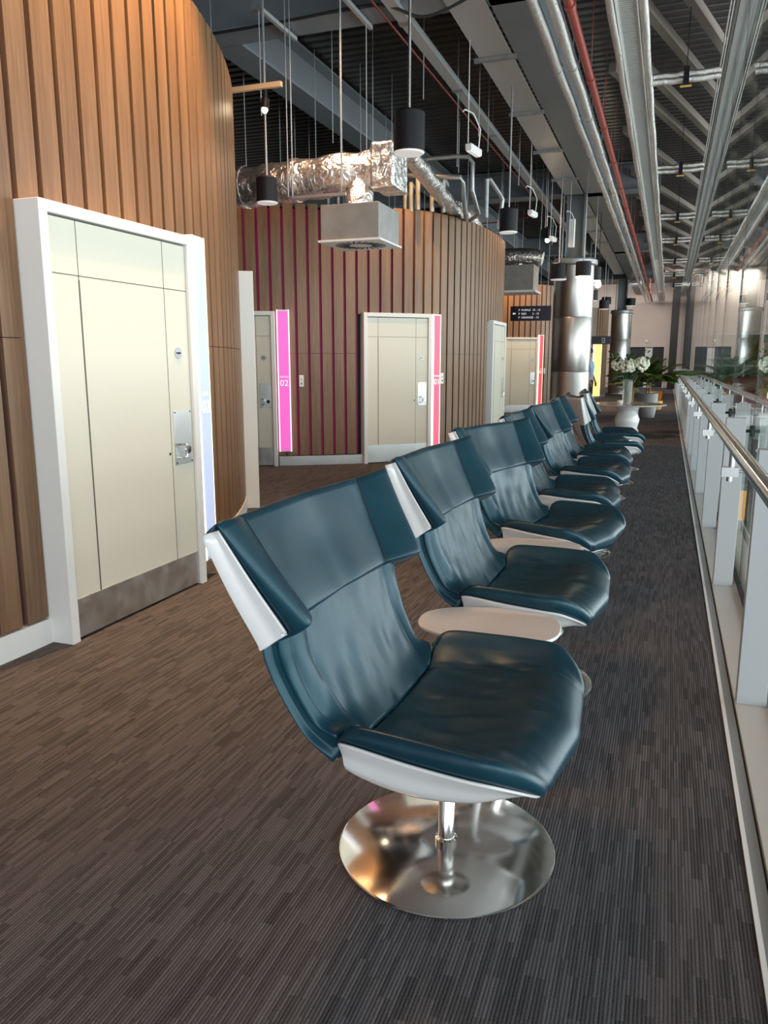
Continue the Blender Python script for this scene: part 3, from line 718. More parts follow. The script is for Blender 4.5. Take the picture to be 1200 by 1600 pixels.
bx = empty('air_diffuser', (-3.08, 7.83, 2.6), label='grey galvanised diffuser box with a white swirl grille below the foil duct end', cat='air diffuser')
M['boxsheet'] = simple('grey_sheet_box', (0.30, 0.29, 0.28), .5, .35, var=.12, bscale=6)
MB().box(-.31, .31, -.31, .31, 0.02, .36).build('box', 'boxsheet', bx, bevel=.003)
MB().box(-.335, .335, -.335, .335, 0, .02).build('grille_plate', 'white', bx, bevel=.002)
sw = MB()
for k in range(24):
    a = 2 * PI * k / 24; mx = Matrix.Rotation(a, 4, 'Z') @ Matrix.Translation((.19, 0, 0)) @ Matrix.Rotation(R(20), 4, 'Z'); sw.box(-.075, .075, -.009, .009, -.003, .001, mx)
sw.build('swirl_slot', 'black', bx)
# second duct & pipework running back over pod 2
d2 = empty('foil_duct', (-2.75, 8.35, 3.62), label='slimmer foil duct running back over the second slatted pod', cat='duct')
pts = [(0, k * .25 - .2, -.004 * k + .01 * math.sin(k * 2)) for k in range(24)]
pts = [(p[0] - .012 * k * 2, p[1], p[2]) for k, p in enumerate(pts)]
MB().tube(pts, [.10 * (1 + .06 * math.sin(k * 1.9)) for k in range(24)], 18).build('duct_wrap', 'foil', d2)
d3 = empty('foil_duct', (-2.95, 12.3, 3.72), label='foil duct resting on the roof of the second slatted pod', cat='duct')
MB().tube([(-.3, 0, 0), (-.32, .9, 0), (-.4, 1.8, 0), (-.6, 2.6, .02)], [.14, .15, .14, .14], 16).build('duct_wrap', 'foil', d3)
def conduit(pts, r, label):
    P = catmull([V(*p) for p in pts], 1)
    return tag(MB().tube(P, r, 10).build('steel_conduit', 'galv'), label, 'pipe', 'grey pipework on the roof of the second pod')
conduit([(-3.55, 10.9, 4.15), (-2.9, 10.9, 4.15), (-2.72, 10.9, 4.13), (-2.66, 10.9, 4.05), (-2.66, 10.9, 3.7), (-2.66, 11.3, 3.47), (-3.0, 12, 3.47)], .03, 'grey steel pipe rising highest over the second pod with a rounded bend')
conduit([(-3.6, 10.8, 3.93), (-3.6, 10.8, 3.94), (-2.80, 10.8, 3.86), (-2.78, 10.85, 3.80), (-2.80, 11.1, 3.47), (-3.0, 12, 3.46)], .034, 'grey steel pipe with square corner in front of the taller bent pipe')
conduit([(-2.62, 11.6, 3.46), (-2.62, 11.6, 3.98), (-2.60, 11.7, 4.0), (-2.62, 12.6, 3.95), (-2.6, 12.65, 3.9), (-2.65, 12.65, 3.46)], .034, 'grey steel pipe frame standing at the right end of the second pod')
for i, (px, py, pz) in enumerate(((-3.32, 10.3, 3.9), (-3.18, 10.5, 3.95), (-3.05, 10.6, 3.9), (-3.45, 10.4, 3.8), (-3.6, 10.6, 3.75), (-4.6, 10.2, 3.8), (-4.45, 10.2, 3.8), (-4.3, 10.25, 3.8))):
    tag(MB().tube([(px, py + .25, 3.43), (px, py + .25, pz - .05), (px - .02, py + .3, pz), (px - .1, py + .8, pz)], .032, 10).build('steel_conduit', 'galv'), 'short grey pipe standing up from the roof of the second pod under the foil duct', 'pipe', 'short pipes on the second pod roof')
# distant diffuser box
b2 = empty('air_diffuser', (-3.43, 19.0, 3.0), label='distant grey diffuser box above the navy hanging sign', cat='air diffuser')
MB().box(-.37, .37, -.37, .37, .05, .62).build('box', 'boxsheet', b2); MB().box(-.43, .43, -.43, .43, 0, .05).build('grille_plate', 'white', b2)
d4 = empty('foil_duct', (-3.5, 19.2, 3.85), label='distant foil duct on top of the far diffuser box', cat='duct')
MB().tube([(-1.6, 0, 0), (-.8, 0, .02), (0, 0, 0), (.4, 0, -.02), (.55, 0, -.05)], [.22, .2, .22, .2, .15], 14).tube([(0, 0, -.05), (0, -.02, -.22)], .16, 12).build('duct_wrap', 'foil', d4)
# Unistrut brackets and hanging rods, cable near the first cross girder
for i, (x0, lab) in enumerate(((-4.15, 'left short steel channel bracket under the nearest cross girder'), (-3.25, 'right short steel channel bracket under the nearest cross girder'))):
    b = empty('channel_bracket', (x0, 7.95, 4.93), label=lab, cat='bracket', group='channel brackets on the nearest cross girder')
    MB().box(-.02, .02, -.25, .65, 0, .04).build('channel', 'trunk', b); MB().box(-.06, .06, -.27, -.2, -.02, .10).build('clamp', 'galv', b)
    MB().tube([(0, -.2, 0), (0, -.2, -1.75 if i else -1.0)], .006, 6).tube([(0, .5, 0), (0, .5, -1.55)], .006, 6).build('rod', 'trunk', b)
pts = [V(-8, 8.22, 5.0), V(-5, 8.22, 4.98), V(-4, 8.22, 4.99), V(-3.2, 8.2, 5.0), V(-2.9, 8.2, 4.96), V(-2.6, 8.3, 4.86), V(-2.3, 8.3, 4.9), V(-1.9, 8.3, 5.05)]
tag(MB().tube(catmull(pts, 8), .016, 8).build('cable', 'blackrub'), 'black cable sagging along the underside of the nearest cross girder', 'cable')
rd = random.Random(5)
for k in range(34):
    x = rd.uniform(-6.2, -2.4); y = rd.uniform(9.2, 17.5)
    tag(MB().tube([(x, y, 5.6), (x, y, rd.uniform(3.9, 4.5))], .006, 5).build('hanger_rod', 'trunk'), 'thin steel hanger rod dropping from the dark roof deck', 'rod', 'thin hanger rods over the second pod')
for k in range(16):
    x = rd.uniform(-5.2, -2.4); y = rd.uniform(19.5, 33)
    tag(MB().tube([(x, y, 5.6), (x, y, rd.uniform(4.0, 4.8))], .008, 5).build('hanger_rod', 'trunk'), 'thin steel hanger rod beyond the nearer column', 'rod', 'thin hanger rods in the far bays')
# hanging signs
def hsign(x, y, z, w, h, rows, label, arrow=True):
    s = empty('hanging_sign', (x, y, z), R(4), label=label, cat='sign')
    MB().box(-w / 2, w / 2, -.03, .03, -h / 2, h / 2).build('board', 'signblue', s, bevel=.003)
    MB().tube([(-w * .4, 0, h / 2), (-w * .4, 0, 5.58 - z)], .006, 6).tube([(w * .4, 0, h / 2), (w * .4, 0, 5.58 - z)], .006, 6).build('rod', 'galv', s)
    if arrow:
        MB().add([(-w * .45, -.0315, .0), (-w * .41, -.0315, .03), (-w * .41, -.0315, .012), (-w * .37, -.0315, .012), (-w * .37, -.0315, -.012), (-w * .41, -.0315, -.012), (-w * .41, -.0315, -.03)], [(0, 1, 2, 3, 4, 5, 6)]).build('arrow', 'signtext', s)
    for i, (a, b, c) in enumerate(rows):
        zz = h * (.22 - .25 * i) - .02
        text_obj('text', a, h * .19, 'signtext', s, (-w * .30, -.032, zz), (R(90), 0, 0), 'LEFT')
        text_obj('text', b, h * .19, 'signtext', s, (-w * .23, -.032, zz), (R(90), 0, 0), 'LEFT')
        text_obj('text', c, h * .19, 'signtext', s, (w * .04, -.032, zz), (R(90), 0, 0), 'LEFT')
    return s
hsign(-3.32, 20.0, 2.60, 1.0, .36, [('P', 'PURPLE', '10 - 12'), ('P', 'RED', '2 - 10'), ('P', 'ORANGE', '1 - 12')], 'navy hanging sign with three white rows and an arrow, left of the nearer column')
hsign(-2.48, 31.3, 2.22, .72, .30, [('', '', 'P  IC'), ('', '', 'P  IC'), ('', '', 'P  IC')], 'small dark hanging sign far away between the two columns', arrow=False)

# ================================================================== ARMCHAIR
# stations: c(f,z) cr(f,l,z) e(f,l,z) sr(f,l,z) o(f,l,z) cb(f,z) k
ST = [
 dict(c=(-.450, 1.036), cr=(-.438, .350, 1.034), e=(-.398, .495, 1.052), sr=(-.405, .513, 1.035), o=(-.445, .512, 1.022), cb=(-.500, 1.015), k=1),
 dict(c=(-.398, .915), cr=(-.376, .318, .912), e=(-.318, .450, .925), sr=(-.350, .462, .900), o=(-.412, .462, .872), cb=(-.462, .885), k=1),
 dict(c=(-.333, .797), cr=(-.312, .280, .798), e=(-.240, .408, .808), sr=(-.296, .416, .782), o=(-.375, .412, .738), cb=(-.412, .765), k=1),
 dict(c=(-.322, .776), cr=(-.306, .276, .778), e=(-.236, .400, .785), sr=(-.293, .410, .765), o=(-.370, .405, .712), cb=(-.403, .742), k=.99),
 # backrest
 dict(c=(-.330, .768), cr=(-.316, .262, .768), e=(-.312, .355, .764), sr=(-.335, .392, .750), o=(-.372, .398, .715), cb=(-.395, .73), k=.85),
 dict(c=(-.308, .72), cr=(-.304, .275, .715), e=(-.308, .360, .708), sr=(-.330, .390, .695), o=(-.362, .398, .672), cb=(-.378, .69), k=.72),
 dict(c=(-.280, .655), cr=(-.284, .280, .652), e=(-.294, .352, .645), sr=(-.316, .378, .632), o=(-.342, .388, .612), cb=(-.352, .625), k=.68),
 dict(c=(-.242, .58), cr=(-.244, .270, .575), e=(-.262, .342, .568), sr=(-.284, .364, .553), o=(-.306, .372, .530), cb=(-.315, .545), k=.68),
 dict(c=(-.196, .505), cr=(-.198, .255, .510), e=(-.225, .332, .515), sr=(-.250, .356, .500), o=(-.262, .362, .462), cb=(-.265, .462), k=.70),
 dict(c=(-.150, .440), cr=(-.142, .240, .462), e=(-.178, .335, .500), sr=(-.198, .360, .482), o=(-.196, .356, .410), cb=(-.200, .385), k=.80),
 # seat
 dict(c=(-.150, .432), cr=(-.140, .230, .452), e=(-.155, .356, .515), sr=(-.170, .380, .485), o=(-.160, .352, .405), cb=(-.165, .352), k=.96),
 dict(c=(-.095, .430), cr=(-.090, .255, .468), e=(-.110, .380, .536), sr=(-.125, .396, .492), o=(-.105, .350, .385), cb=(-.105, .312), k=1),
 dict(c=(.020, .440), cr=(.025, .265, .470), e=(.030, .395, .537), sr=(.020, .408, .482), o=(.020, .350, .368), cb=(.010, .275), k=1),
 dict(c=(.150, .460), cr=(.150, .270, .483), e=(.160, .408, .533), sr=(.160, .412, .474), o=(.150, .340, .375), cb=(.140, .282), k=1),
 dict(c=(.245, .482), cr=(.240, .270, .492), e=(.242, .408, .525), sr=(.235, .400, .465), o=(.222, .320, .388), cb=(.215, .308), k=1),
 dict(c=(.322, .472), cr=(.300, .255, .474), e=(.303, .368, .485), sr=(.285, .352, .435), o=(.268, .280, .388), cb=(.265, .334), k=1),
 dict(c=(.368, .434), cr=(.345, .235, .436), e=(.338, .322, .436), sr=(.316, .305, .407), o=(.298, .240, .378), cb=(.295, .346), k=1),
 dict(c=(.366, .388), cr=(.345, .215, .402), e=(.334, .288, .404), sr=(.320, .272, .394), o=(.308, .215, .372), cb=(.312, .352), k=1),
]
KEY = ('c', 'cr', 'e', 'sr', 'o', 'cb')
def sv(s, k):
    q = s[k]; return V(q[0], 0, q[1]) if len(q) == 2 else V(*q)
def stations(i0, i1, sub):
    tr = {k: catmull([sv(ST[i], k) for i in range(i0, i1 + 1)], sub) for k in KEY}
    kk = catmull([V(ST[i]['k'], 0, 0) for i in range(i0, i1 + 1)], sub)
    return [dict({k: tr[k][j] for k in KEY}, k=min(1, kk[j].x)) for j in range(len(tr['c']))]
def mir(p): return V(p.x, -p.y, p.z)
def section(s, zone):
    c, cr, e, sr, o, cb = (s[k] for k in KEY)
    back = (cb - c).normalized()
    thin = 0.009
    half = [c, c.lerp(cr, .35) - back * .003, c.lerp(cr, .7) - back * .002, c.lerp(cr, .93), cr + back * .0035,
            cr.lerp(e, .12) - back * .002, cr.lerp(e, .45) - back * .012, cr.lerp(e, .8) - back * .010, e]
    if zone == 'seat':
        half[1:9] = [c.lerp(cr, .35), c.lerp(cr, .7), c.lerp(cr, .93), cr, cr.lerp(e, .2) + V(0, 0, -.004), cr.lerp(e, .5) + V(0, 0, -.004), cr.lerp(e, .82) + V(0, 0, .004), e]
    out = (sr - e); outn = V(0, 1, 0)
    half += [e.lerp(sr, .35) + outn * .010, e.lerp(sr, .75) + outn * .006, sr + (cb - sr).normalized() * thin * s['k']]
    full = [mir(p) for p in half[:0:-1]] + half
    F = catmull(full, 4)
    oi = o + (c - o).normalized() * thin * s['k']
    bi = cb + (c - cb).normalized() * thin
    q = half[-1]
    hb = [bi, bi.lerp(oi, .5) + back * .004, oi, oi.lerp(q, .6), q]
    full_b = [mir(p) for p in hb[:0:-1]] + hb
    B = catmull(full_b, 11)
    assert len(F) == len(B), (len(F), len(B))
    return F, B
def wrinkle(p, zone):
    n = 0.0
    if zone == 'seat':
        m = max(0, 1 - ((p.x - .08) / .24) ** 2) * max(0, 1 - (p.y / .33) ** 2)
        n = (noise.noise(V(p.x * 6, p.y * 30 + p.x * 6, 3)) * .013 + noise.noise(V(p.x * 9, p.y * 62, 9)) * .005) * m ** .6
        n -= .006 * max(0, 1 - ((p.x - .0) / .18) ** 2) * max(0, 1 - (p.y / .3) ** 2)
    elif zone == 'back':
        m = max(0, 1 - ((p.z - .58) / .20) ** 2)
        d = abs(p.y)
        n = (noise.noise(V(p.z * 7 + d * 9, p.y * 22 - p.z * 6, 5)) * .006 + noise.noise(V(p.z * 14, p.y * 46, 1)) * .002) * m ** .5
    else:
        n = noise.noise(V(p.z * 6, p.y * 14, 7)) * .0022
    return n
def loft(i0, i1, sub, zone, mb=None):
    mb = mb or MB()
    S = stations(i0, i1, sub); rings = []
    for s in S:
        F, B = section(s, zone); nn = len(F)
        back = (s['cb'] - s['c']).normalized()
        F2 = [p - back * wrinkle(p, zone) * max(0, min(1, min(i, nn - 1 - i) / 14.0 - .3)) for i, p in enumerate(F)]
        rings.append((F2, B))
    def endcap(a, b, off):
        F, B = a; F1, B1 = b
        res = []
        for q, w_ in ((.35, .6), (.75, .95)):
            FF = []; BB = []
            for f, bk, f1, b1 in zip(F, B, F1, B1):
                m = (f + bk) / 2; dr = ((f - f1) + (bk - b1)); dr = dr.normalized() if dr.length > 1e-6 else dr
                FF.append(f.lerp(m, q) + dr * off * w_); BB.append(bk.lerp(m, q) + dr * off * w_)
            res.append((FF, BB))
        return res
    off = .011
    pre = endcap(rings[0], rings[1], off)[::-1]; post = endcap(rings[-1], rings[-2], off)
    rings = pre + rings + post
    nF = len(rings[0][0]); L = []
    for F, B in rings: L.append(F + B[-2:0:-1])
    n = len(L[0]); vs = [p for r in L for p in r]; fs = []
    for i in range(len(L) - 1):
        for k in range(n): fs.append((i * n + k, i * n + (k + 1) % n, (i + 1) * n + (k + 1) % n, (i + 1) * n + k))
    # close the ends with quads between front and back
    for base in (0, (len(L) - 1) * n):
        for k in range(nF - 1):
            a = base + k; b = base + k + 1
            c_ = base + (n - k - 1 if k + 1 <= nF - 2 else nF - 1); d = base + (n - k if k > 0 else 0)
            q = [a, b, c_, d]; q2 = []
            for v in q:
                if v not in q2: q2.append(v)
            if len(q2) >= 3: fs.append(tuple(q2))
    mb.add(vs, fs, True)
    return mb
def shell_mb():
    S = stations(0, len(ST) - 1, 4); mb = MB(); L = []
    for s in S:
        c, cr, e, sr, o, cb = (s[k] for k in KEY); k = s['k']
        back = (cb - c).normalized()
        kk = 1.0 if k > .97 else max(.50, 1.0 - (1 - k) * 1.7)
        cbx = cb + back * .002; ox = cbx.lerp(o, kk) + back * .004 * (1 - kk) * 2; sx = cbx.lerp(sr, kk) if kk > .93 else ox.lerp(o, .02)
        hb = [cbx, cbx.lerp(ox, .5) + back * .006, ox, ox.lerp(sx, .6) if kk > .93 else ox, sx]
        full = [mir(p) for p in hb[:0:-1]] + hb
        L.append(catmull(full, 4))
    n = len(L[0]); vs = [p for r in L for p in r]
    fs = [(i * n + k, i * n + k + 1, (i + 1) * n + k + 1, (i + 1) * n + k) for i in range(len(L) - 1) for k in range(n - 1)]
    mb.add(vs, fs, True); return mb
def seam_line(i0, i1, sub, key, mb, t=.0, sides=(1, -1)):
    S = stations(i0, i1, sub)
    for sg in sides:
        pts = []
        for s in S:
            p = s[key] - (s['cb'] - s['c']).normalized() * t; p = p if sg > 0 else mir(p); pts.append(p)
        mb.tube(pts, .0016, 5)
    return mb
def make_chair():
    r = empty('wing_armchair', cat='chair')
    sh = shell_mb().build('shell', 'shell', r)
    md = sh.modifiers.new('solid', 'SOLIDIFY'); md.thickness = .007; md.offset = 0.6
    a = loft(0, 3, 6, 'head').build('headrest', 'leather', r, sharp=0)
    b = loft(4, 9, 8, 'back').build('backrest', 'leather', r, sharp=0)
    c = loft(10, 17, 8, 'seat').build('seat', 'leather', r, sharp=0)
    for sg in (1, -1):
        seam_line(0, 3, 5, 'cr', MB(), -.0005, (sg,)).build('seam', 'seam', a)
        seam_line(4, 9, 5, 'e', MB(), -.001, (sg,)).build('seam', 'seam', b)
    MB().lathe([(0, 0), (.312, 0), (.318, .004), (.318, .009), (.312, .0125), (.05, .018), (0, .018)], n=96).build('base_disc', 'chrome', r)
    cl = MB().lathe([(.033, .018), (.033, .032), (.024, .036), (.024, .165), (.028, .168), (.028, .262), (.10, .268), (.10, .276), (0, .276)], n=32)
    cl.build('pedestal', 'chrome_tube', r)
    return r
CH = [(-.532, 2.021, -2.5), (-.546, 3.33, -2.9), (-.589, 4.652, -14), (-.637, 5.87, -1.0), (-.626, 7.169, -5.1), (-.653, 8.402, 1.2), (-.62, 9.56, 16), (-.60, 10.80, 8)]
CL = ['dark teal leather wing armchair with white shell on a steel disc, nearest to the viewer',
      'second teal leather wing armchair of the row, its seat beside the first white side table',
      'third teal wing armchair of the row, turned slightly towards the viewer',
      'fourth teal wing armchair of the row, mostly hidden behind the third',
      'fifth teal wing armchair of the row, its white near wing edge showing as a stripe',
      'sixth teal wing armchair of the row, close behind the fifth',
      'seventh teal wing armchair of the row, showing its broad white outer wing',
      'last teal wing armchair of the row, right before the flower table']
proto = make_chair()
for i, (x, y, a) in enumerate(CH):
    c = proto if i == 0 else copy_tree(proto)
    c.location = (x, y, 0); c.rotation_euler = (0, 0, R(a)); tag(c, CL[i], 'chair', 'teal wing armchairs in a row')
# ---- side tables
def super_poly(a, b, n=56, e=2.5):
    out = []
    for k in range(n):
        t = 2 * PI * k / n; c, s = math.cos(t), math.sin(t)
        x = a * math.copysign(abs(c) ** (2 / e), c); y = b * math.copysign(abs(s) ** (2 / e), s)
        out.append((x, y * (1.0 + .12 * x / a)))
    return out
def make_table():
    r = empty('side_table', cat='table')
    MB().prism(super_poly(.265, .19), .448, .462).build('table_top', 'shell', r, bevel=.005, seg=3)
    MB().lathe([(.017, .014), (.017, .43), (.045, .435), (.05, .447), (0, .447)], n=24).build('stem', 'shell', r)
    MB().lathe([(0, 0), (.18, 0), (.183, .004), (.18, .010), (.03, .014), (0, .014)], n=48).build('base', 'shell', r)
    return r
TB = [(-.57, 2.735, 6), (-.62, 4.02, 2), (-.66, 5.27, -4), (-.66, 6.52, 3), (-.66, 7.79, 0), (-.66, 8.98, 5), (-.64, 10.2, 3)]
TL = ['white rounded side table between the first and second armchairs', 'white rounded side table between the second and third armchairs', 'white rounded side table between the third and fourth armchairs',
      'white side table between the fourth and fifth armchairs', 'white side table between the fifth and sixth armchairs', 'white side table between the sixth and seventh armchairs', 'white side table between the seventh and last armchairs']
tproto = make_table()
for i, (x, y, a) in enumerate(TB):
    c = tproto if i == 0 else copy_tree(tproto)
    c.location = (x, y, 0); c.rotation_euler = (0, 0, R(a)); tag(c, TL[i], 'table', 'white side tables between the armchairs')

# ================================================================== FLOWER TABLE, PLANTS
TX, TY = -.60, 13.7
t = empty('round_table', (TX, TY, 0), label='round table with thin stone top on a turned white pedestal beyond the armchairs', cat='table')
M['stone'] = simple('stone_top', (.42, .37, .32), .15, var=.1, bscale=6)
MB().lathe([(0, .70), (.60, .70), (.615, .708), (.615, .72), (.605, .728), (0, .728)], n=64).build('table_top', 'stone', t)
MB().lathe([(0, 0), (.22, 0), (.225, .02), (.17, .06), (.13, .14), (.15, .22), (.20, .27), (.17, .32), (.19, .40), (.205, .47), (.17, .56), (.145, .61), (.19, .655), (.20, .70), (0, .70)], n=40).build('pedestal', 'shell', t)
vz = empty('glass_vase', (TX - .02, TY - .03, .728), label='tall clear glass cylinder vase standing on the round table', cat='vase')
MB().lathe([(0, 0), (.075, 0), (.078, .01), (.078, .40), (.072, .40), (.072, .02), (0, .02)], n=32).build('vase', 'vase', vz)
cz = MB().lathe([(0, 0), (.04, 0), (.045, .02), (.045, .05), (.04, .06), (0, .06)], n=16).build('tealight_holder', 'white', loc=(TX - .12, TY - .12, .728))
tag(cz, 'tiny white tealight holder beside the glass vase', 'candle')
def leaf_quad(mb, p, d, up, L, W):
    d = d.normalized(); sd = d.cross(up).normalized(); u2 = sd.cross(d)
    pts = [p, p + d * L * .3 + sd * W * .5 + u2 * .02 * L, p + d * L * .7 + sd * W * .4, p + d * L - u2 * .12 * L, p + d * L * .7 - sd * W * .4, p + d * L * .3 - sd * W * .5 + u2 * .02 * L]
    mb.add(pts, [(0, 1, 5), (1, 2, 4, 5), (2, 3, 4)])
rd = random.Random(3)
for i, (dx, dy, dz, r) in enumerate(((-.17, -.1, .62, .10), (-.01, -.15, .60, .12), (.20, -.12, .63, .12))):
    f = empty('hydrangea', (TX - .02, TY - .03, .75), label=['left, slightly smaller white hydrangea bloom in the vase', 'middle round white hydrangea bloom in the vase', 'right round white hydrangea bloom in the vase'][i], cat='flower', group='white hydrangeas')
    m = MB()
    for k in range(70):
        v = V(rd.gauss(0, 1), rd.gauss(0, 1), rd.gauss(0, 1)).normalized() * r * rd.uniform(.82, 1)
        m.blob((dx + v.x, dy + v.y, dz + v.z * .9), r * .24, 6, 4)
    m.build('bloom', 'petal', f)
    MB().tube([(dx * .1, dy * .1, 0), (dx * .3, dy * .3, .35), (dx, dy, dz - .05)], .005, 6).build('stem', 'leaf', f)
for i in range(7):
    f = empty('foliage_branch', (TX - .02, TY - .03, .75), label='leafy dark green branch among the white hydrangeas', cat='foliage', group='green branches in the glass vase')
    a = 2 * PI * i / 7 + .3; m = MB(); s = MB()
    tip = V(math.cos(a) * .27, math.sin(a) * .25, .60 + .24 * rd.random()); 
    s.tube([(0, 0, 0), (tip.x * .2, tip.y * .2, .36), tip], .004, 5); s.build('stem', 'leaf', f)
    for k in range(34):
        q = V(0, 0, .40).lerp(tip, rd.uniform(.1, 1.1)) + V(rd.gauss(0, .05), rd.gauss(0, .05), rd.gauss(0, .05))
        leaf_quad(m, q, V(rd.gauss(0, 1) + tip.x * 3, rd.gauss(0, 1), rd.gauss(0, .7)), V(0, 0, 1), rd.uniform(.07, .13), .045)
    m.build('leaves', 'leaf', f)
def palm_plant(x, y, h0, n, L, label, pot_r=.22, pot_h=.50, pm='pot', seed=1, plant='palm', wide=1.0, zb=0):
    rr = random.Random(seed)
    po = empty('planter', (x, y, zb), label=label.replace('palm', 'tapered grey planter holding the palm') if False else label + ' planter', cat='planter')
    MB().lathe([(0, 0), (pot_r * .72, 0), (pot_r * .76, .02), (pot_r * .95, pot_h * .55), (pot_r, pot_h - .02), (pot_r * .98, pot_h), (pot_r * .88, pot_h), (pot_r * .86, pot_h - .06), (0, pot_h - .06)], n=40).build('pot', pm, po)
    MB().lathe([(0, pot_h - .05), (pot_r * .85, pot_h - .055)], n=24).build('soil', 'terra', po)
    p = empty('potted_palm', (x, y, zb + pot_h - .05), label=label + ' palm', cat='plant')
    st = MB()
    for k in range(5): a = k * 1.3; st.tube([(math.cos(a) * .04, math.sin(a) * .04, 0), (math.cos(a) * .06, math.sin(a) * .06, h0)], [.016, .010], 7)
    st.build('stem', 'stem', p)
    for i in range(n):
        a = 2 * PI * i / n + rr.uniform(-.2, .2); el = rr.uniform(.5, 1.35); m = MB(); pts = []
        for k in range(12):
            t = k / 11.0; rad = L * t * math.cos(el) * (1 + .3 * t); z = h0 * .7 + L * (t * math.sin(el) - .50 * t * t * (1.3 - el * .6))
            pts.append(V(math.cos(a) * rad * wide, math.sin(a) * rad, z))
        m.tube(pts, [.006 * (1 - .08 * k) for k in range(12)], 5)
        for k in range(2, 12):
            for sub in (0, .33, .66):
                q = pts[k] if sub == 0 or k == 11 else pts[k].lerp(pts[k + 1], sub)
                d = (pts[min(k + 1, 11)] - pts[k - 1]).normalized(); sd = d.cross(V(0, 0, 1)).normalized()
                for sg in (-1, 1):
                    leaf_quad(m, q, d * .8 + sd * sg * .9 + V(0, 0, -.25), V(0, 0, 1), L * .36 * (1 - .5 * abs(k / 11.0 - .45)), .052)
        m.build('frond', 'palm', p)
    return p
palm_plant(-.45, 21.3, .40, 36, 1.0, 'large green palm in a grey tapered pot behind the flower table,', seed=4, pot_r=.25, pot_h=.62)
palm_plant(-.66, 15.9, .45, 10, .42, 'smaller green palm in a pale grey pot just behind the round table,', pot_r=.17, pot_h=.60, seed=9)
yc = empty('ochre_tub_chair', (-.33, 24.0, 0), label='small ochre yellow tub seat far behind the palm', cat='chair'); yc.scale = (.70, .70, .72)
MB().lathe([(0, .08), (.28, .08), (.33, .2), (.34, .42), (0, .44)], n=28).build('seat', 'yellow', yc)
MB().add(*(lambda pr: ([(r * math.cos(R(a)), r * math.sin(R(a)), z) for a in range(10, 171, 10) for r, z in pr], [(i * 4 + k, (i + 1) * 4 + k, (i + 1) * 4 + (k + 1) % 4, i * 4 + (k + 1) % 4) for i in range(16) for k in range(4)]))([(.27, .42), (.34, .42), (.38, .78), (.33, .78)]), smooth=True).build('backrest', 'yellow', yc)
MB().lathe([(0, 0), (.2, 0), (.2, .02), (.03, .03), (.03, .08), (0, .08)], n=20).build('base', 'black', yc)

# ================================================================== PERSON (partly hidden by the nearer column)
def skin_mesh(name, verts, edges, radii, m, parent, sub=2, root=0):
    me = D.meshes.new(name); me.from_pydata([tuple(v) for v in verts], edges, []); me.materials.append(M[m])
    o = D.objects.new(name, me); COL.objects.link(o); o.parent = parent
    sk = o.modifiers.new('skin', 'SKIN'); sk.use_smooth_shade = True
    for i, r in enumerate(radii):
        r = r if isinstance(r, tuple) else (r, r)
        me.skin_vertices[0].data[i].radius = r
    me.skin_vertices[0].data[root].use_root = True
    ss = o.modifiers.new('sub', 'SUBSURF'); ss.levels = sub; ss.render_levels = sub
    return o
pr = empty('person', (-2.06, 22.5, 0), R(75), label='person in a pale blue shirt and dark trousers, half hidden behind the nearer column', cat='person')
bv = [(0, 0, .95), (0, 0, 1.12), (0, 0, 1.32), (0, 0, 1.44), (0, .01, 1.53), (0, -.01, 1.60), (0, 0, 1.70)]
be = [(0, 1), (1, 2), (2, 3), (3, 4), (4, 5), (5, 6)]; br = [(.14, .10), (.13, .095), (.15, .10), (.07, .06), (.05, .05), (.075, .09), (.07, .085)]
for s in (-1, 1):
    b0 = len(bv); bv += [(s * .18, 0, 1.38), (s * .22, .03, 1.10), (s * .21, -.10, .90), (s * .20, -.13, .82)]; be += [(2, b0), (b0, b0 + 1), (b0 + 1, b0 + 2), (b0 + 2, b0 + 3)]; br += [.05, .042, .03, (.018, .035)]
    h0 = b0 + 3
    for q in range(4):
        b1 = len(bv); bv += [(s * .20 + (q - 1.5) * .004, -.155 + q * .018, .77), (s * .195, -.16 + q * .018, .735)]; be += [(h0, b1), (b1, b1 + 1)]; br += [.008, .007]
    b1 = len(bv); bv += [(s * .19, -.17, .80)]; be += [(h0, b1)]; br += [.009]
    b0 = len(bv); bv += [(s * .10, 0, .88), (s * .11, -.01, .48), (s * .12, .03, .09), (s * .125, -.12, .04)]; be += [(0, b0), (b0, b0 + 1), (b0 + 1, b0 + 2), (b0 + 2, b0 + 3)]; br += [.085, .055, .038, (.035, .03)]
skin_mesh('body', bv, be, br, 'skin', pr)
sv_ = [(0, 0, .93), (0, 0, 1.12), (0, 0, 1.32), (0, 0, 1.44)]; se = [(0, 1), (1, 2), (2, 3)]; sr_ = [(.165, .125), (.155, .12), (.17, .12), (.085, .075)]
for s in (-1, 1):
    b0 = len(sv_); sv_ += [(s * .18, 0, 1.385), (s * .22, .03, 1.10), (s * .212, -.085, .93)]; se += [(2, b0), (b0, b0 + 1), (b0 + 1, b0 + 2)]; sr_ += [.065, .056, .046]
skin_mesh('shirt', sv_, se, sr_, 'shirt', pr)
tv = [(0, 0, .96), (0, 0, .90)]; te = [(0, 1)]; trr = [(.17, .13), (.16, .13)]
for s in (-1, 1):
    b0 = len(tv); tv += [(s * .10, 0, .82), (s * .11, -.01, .48), (s * .12, .03, .08)]; te += [(1, b0), (b0, b0 + 1), (b0 + 1, b0 + 2)]; trr += [.10, .075, .062]
skin_mesh('trousers', tv, te, trr, 'trouser', pr)
MB().blob((0, .015, 1.70), .105, 14, 10, (.85, 1.0, .85)).build('hair', 'hair', pr)
MB().box(-.17, -.07, -.19, .09, 0, .07).box(.07, .17, -.19, .09, 0, .07).build('shoes', 'black', pr, bevel=.02)

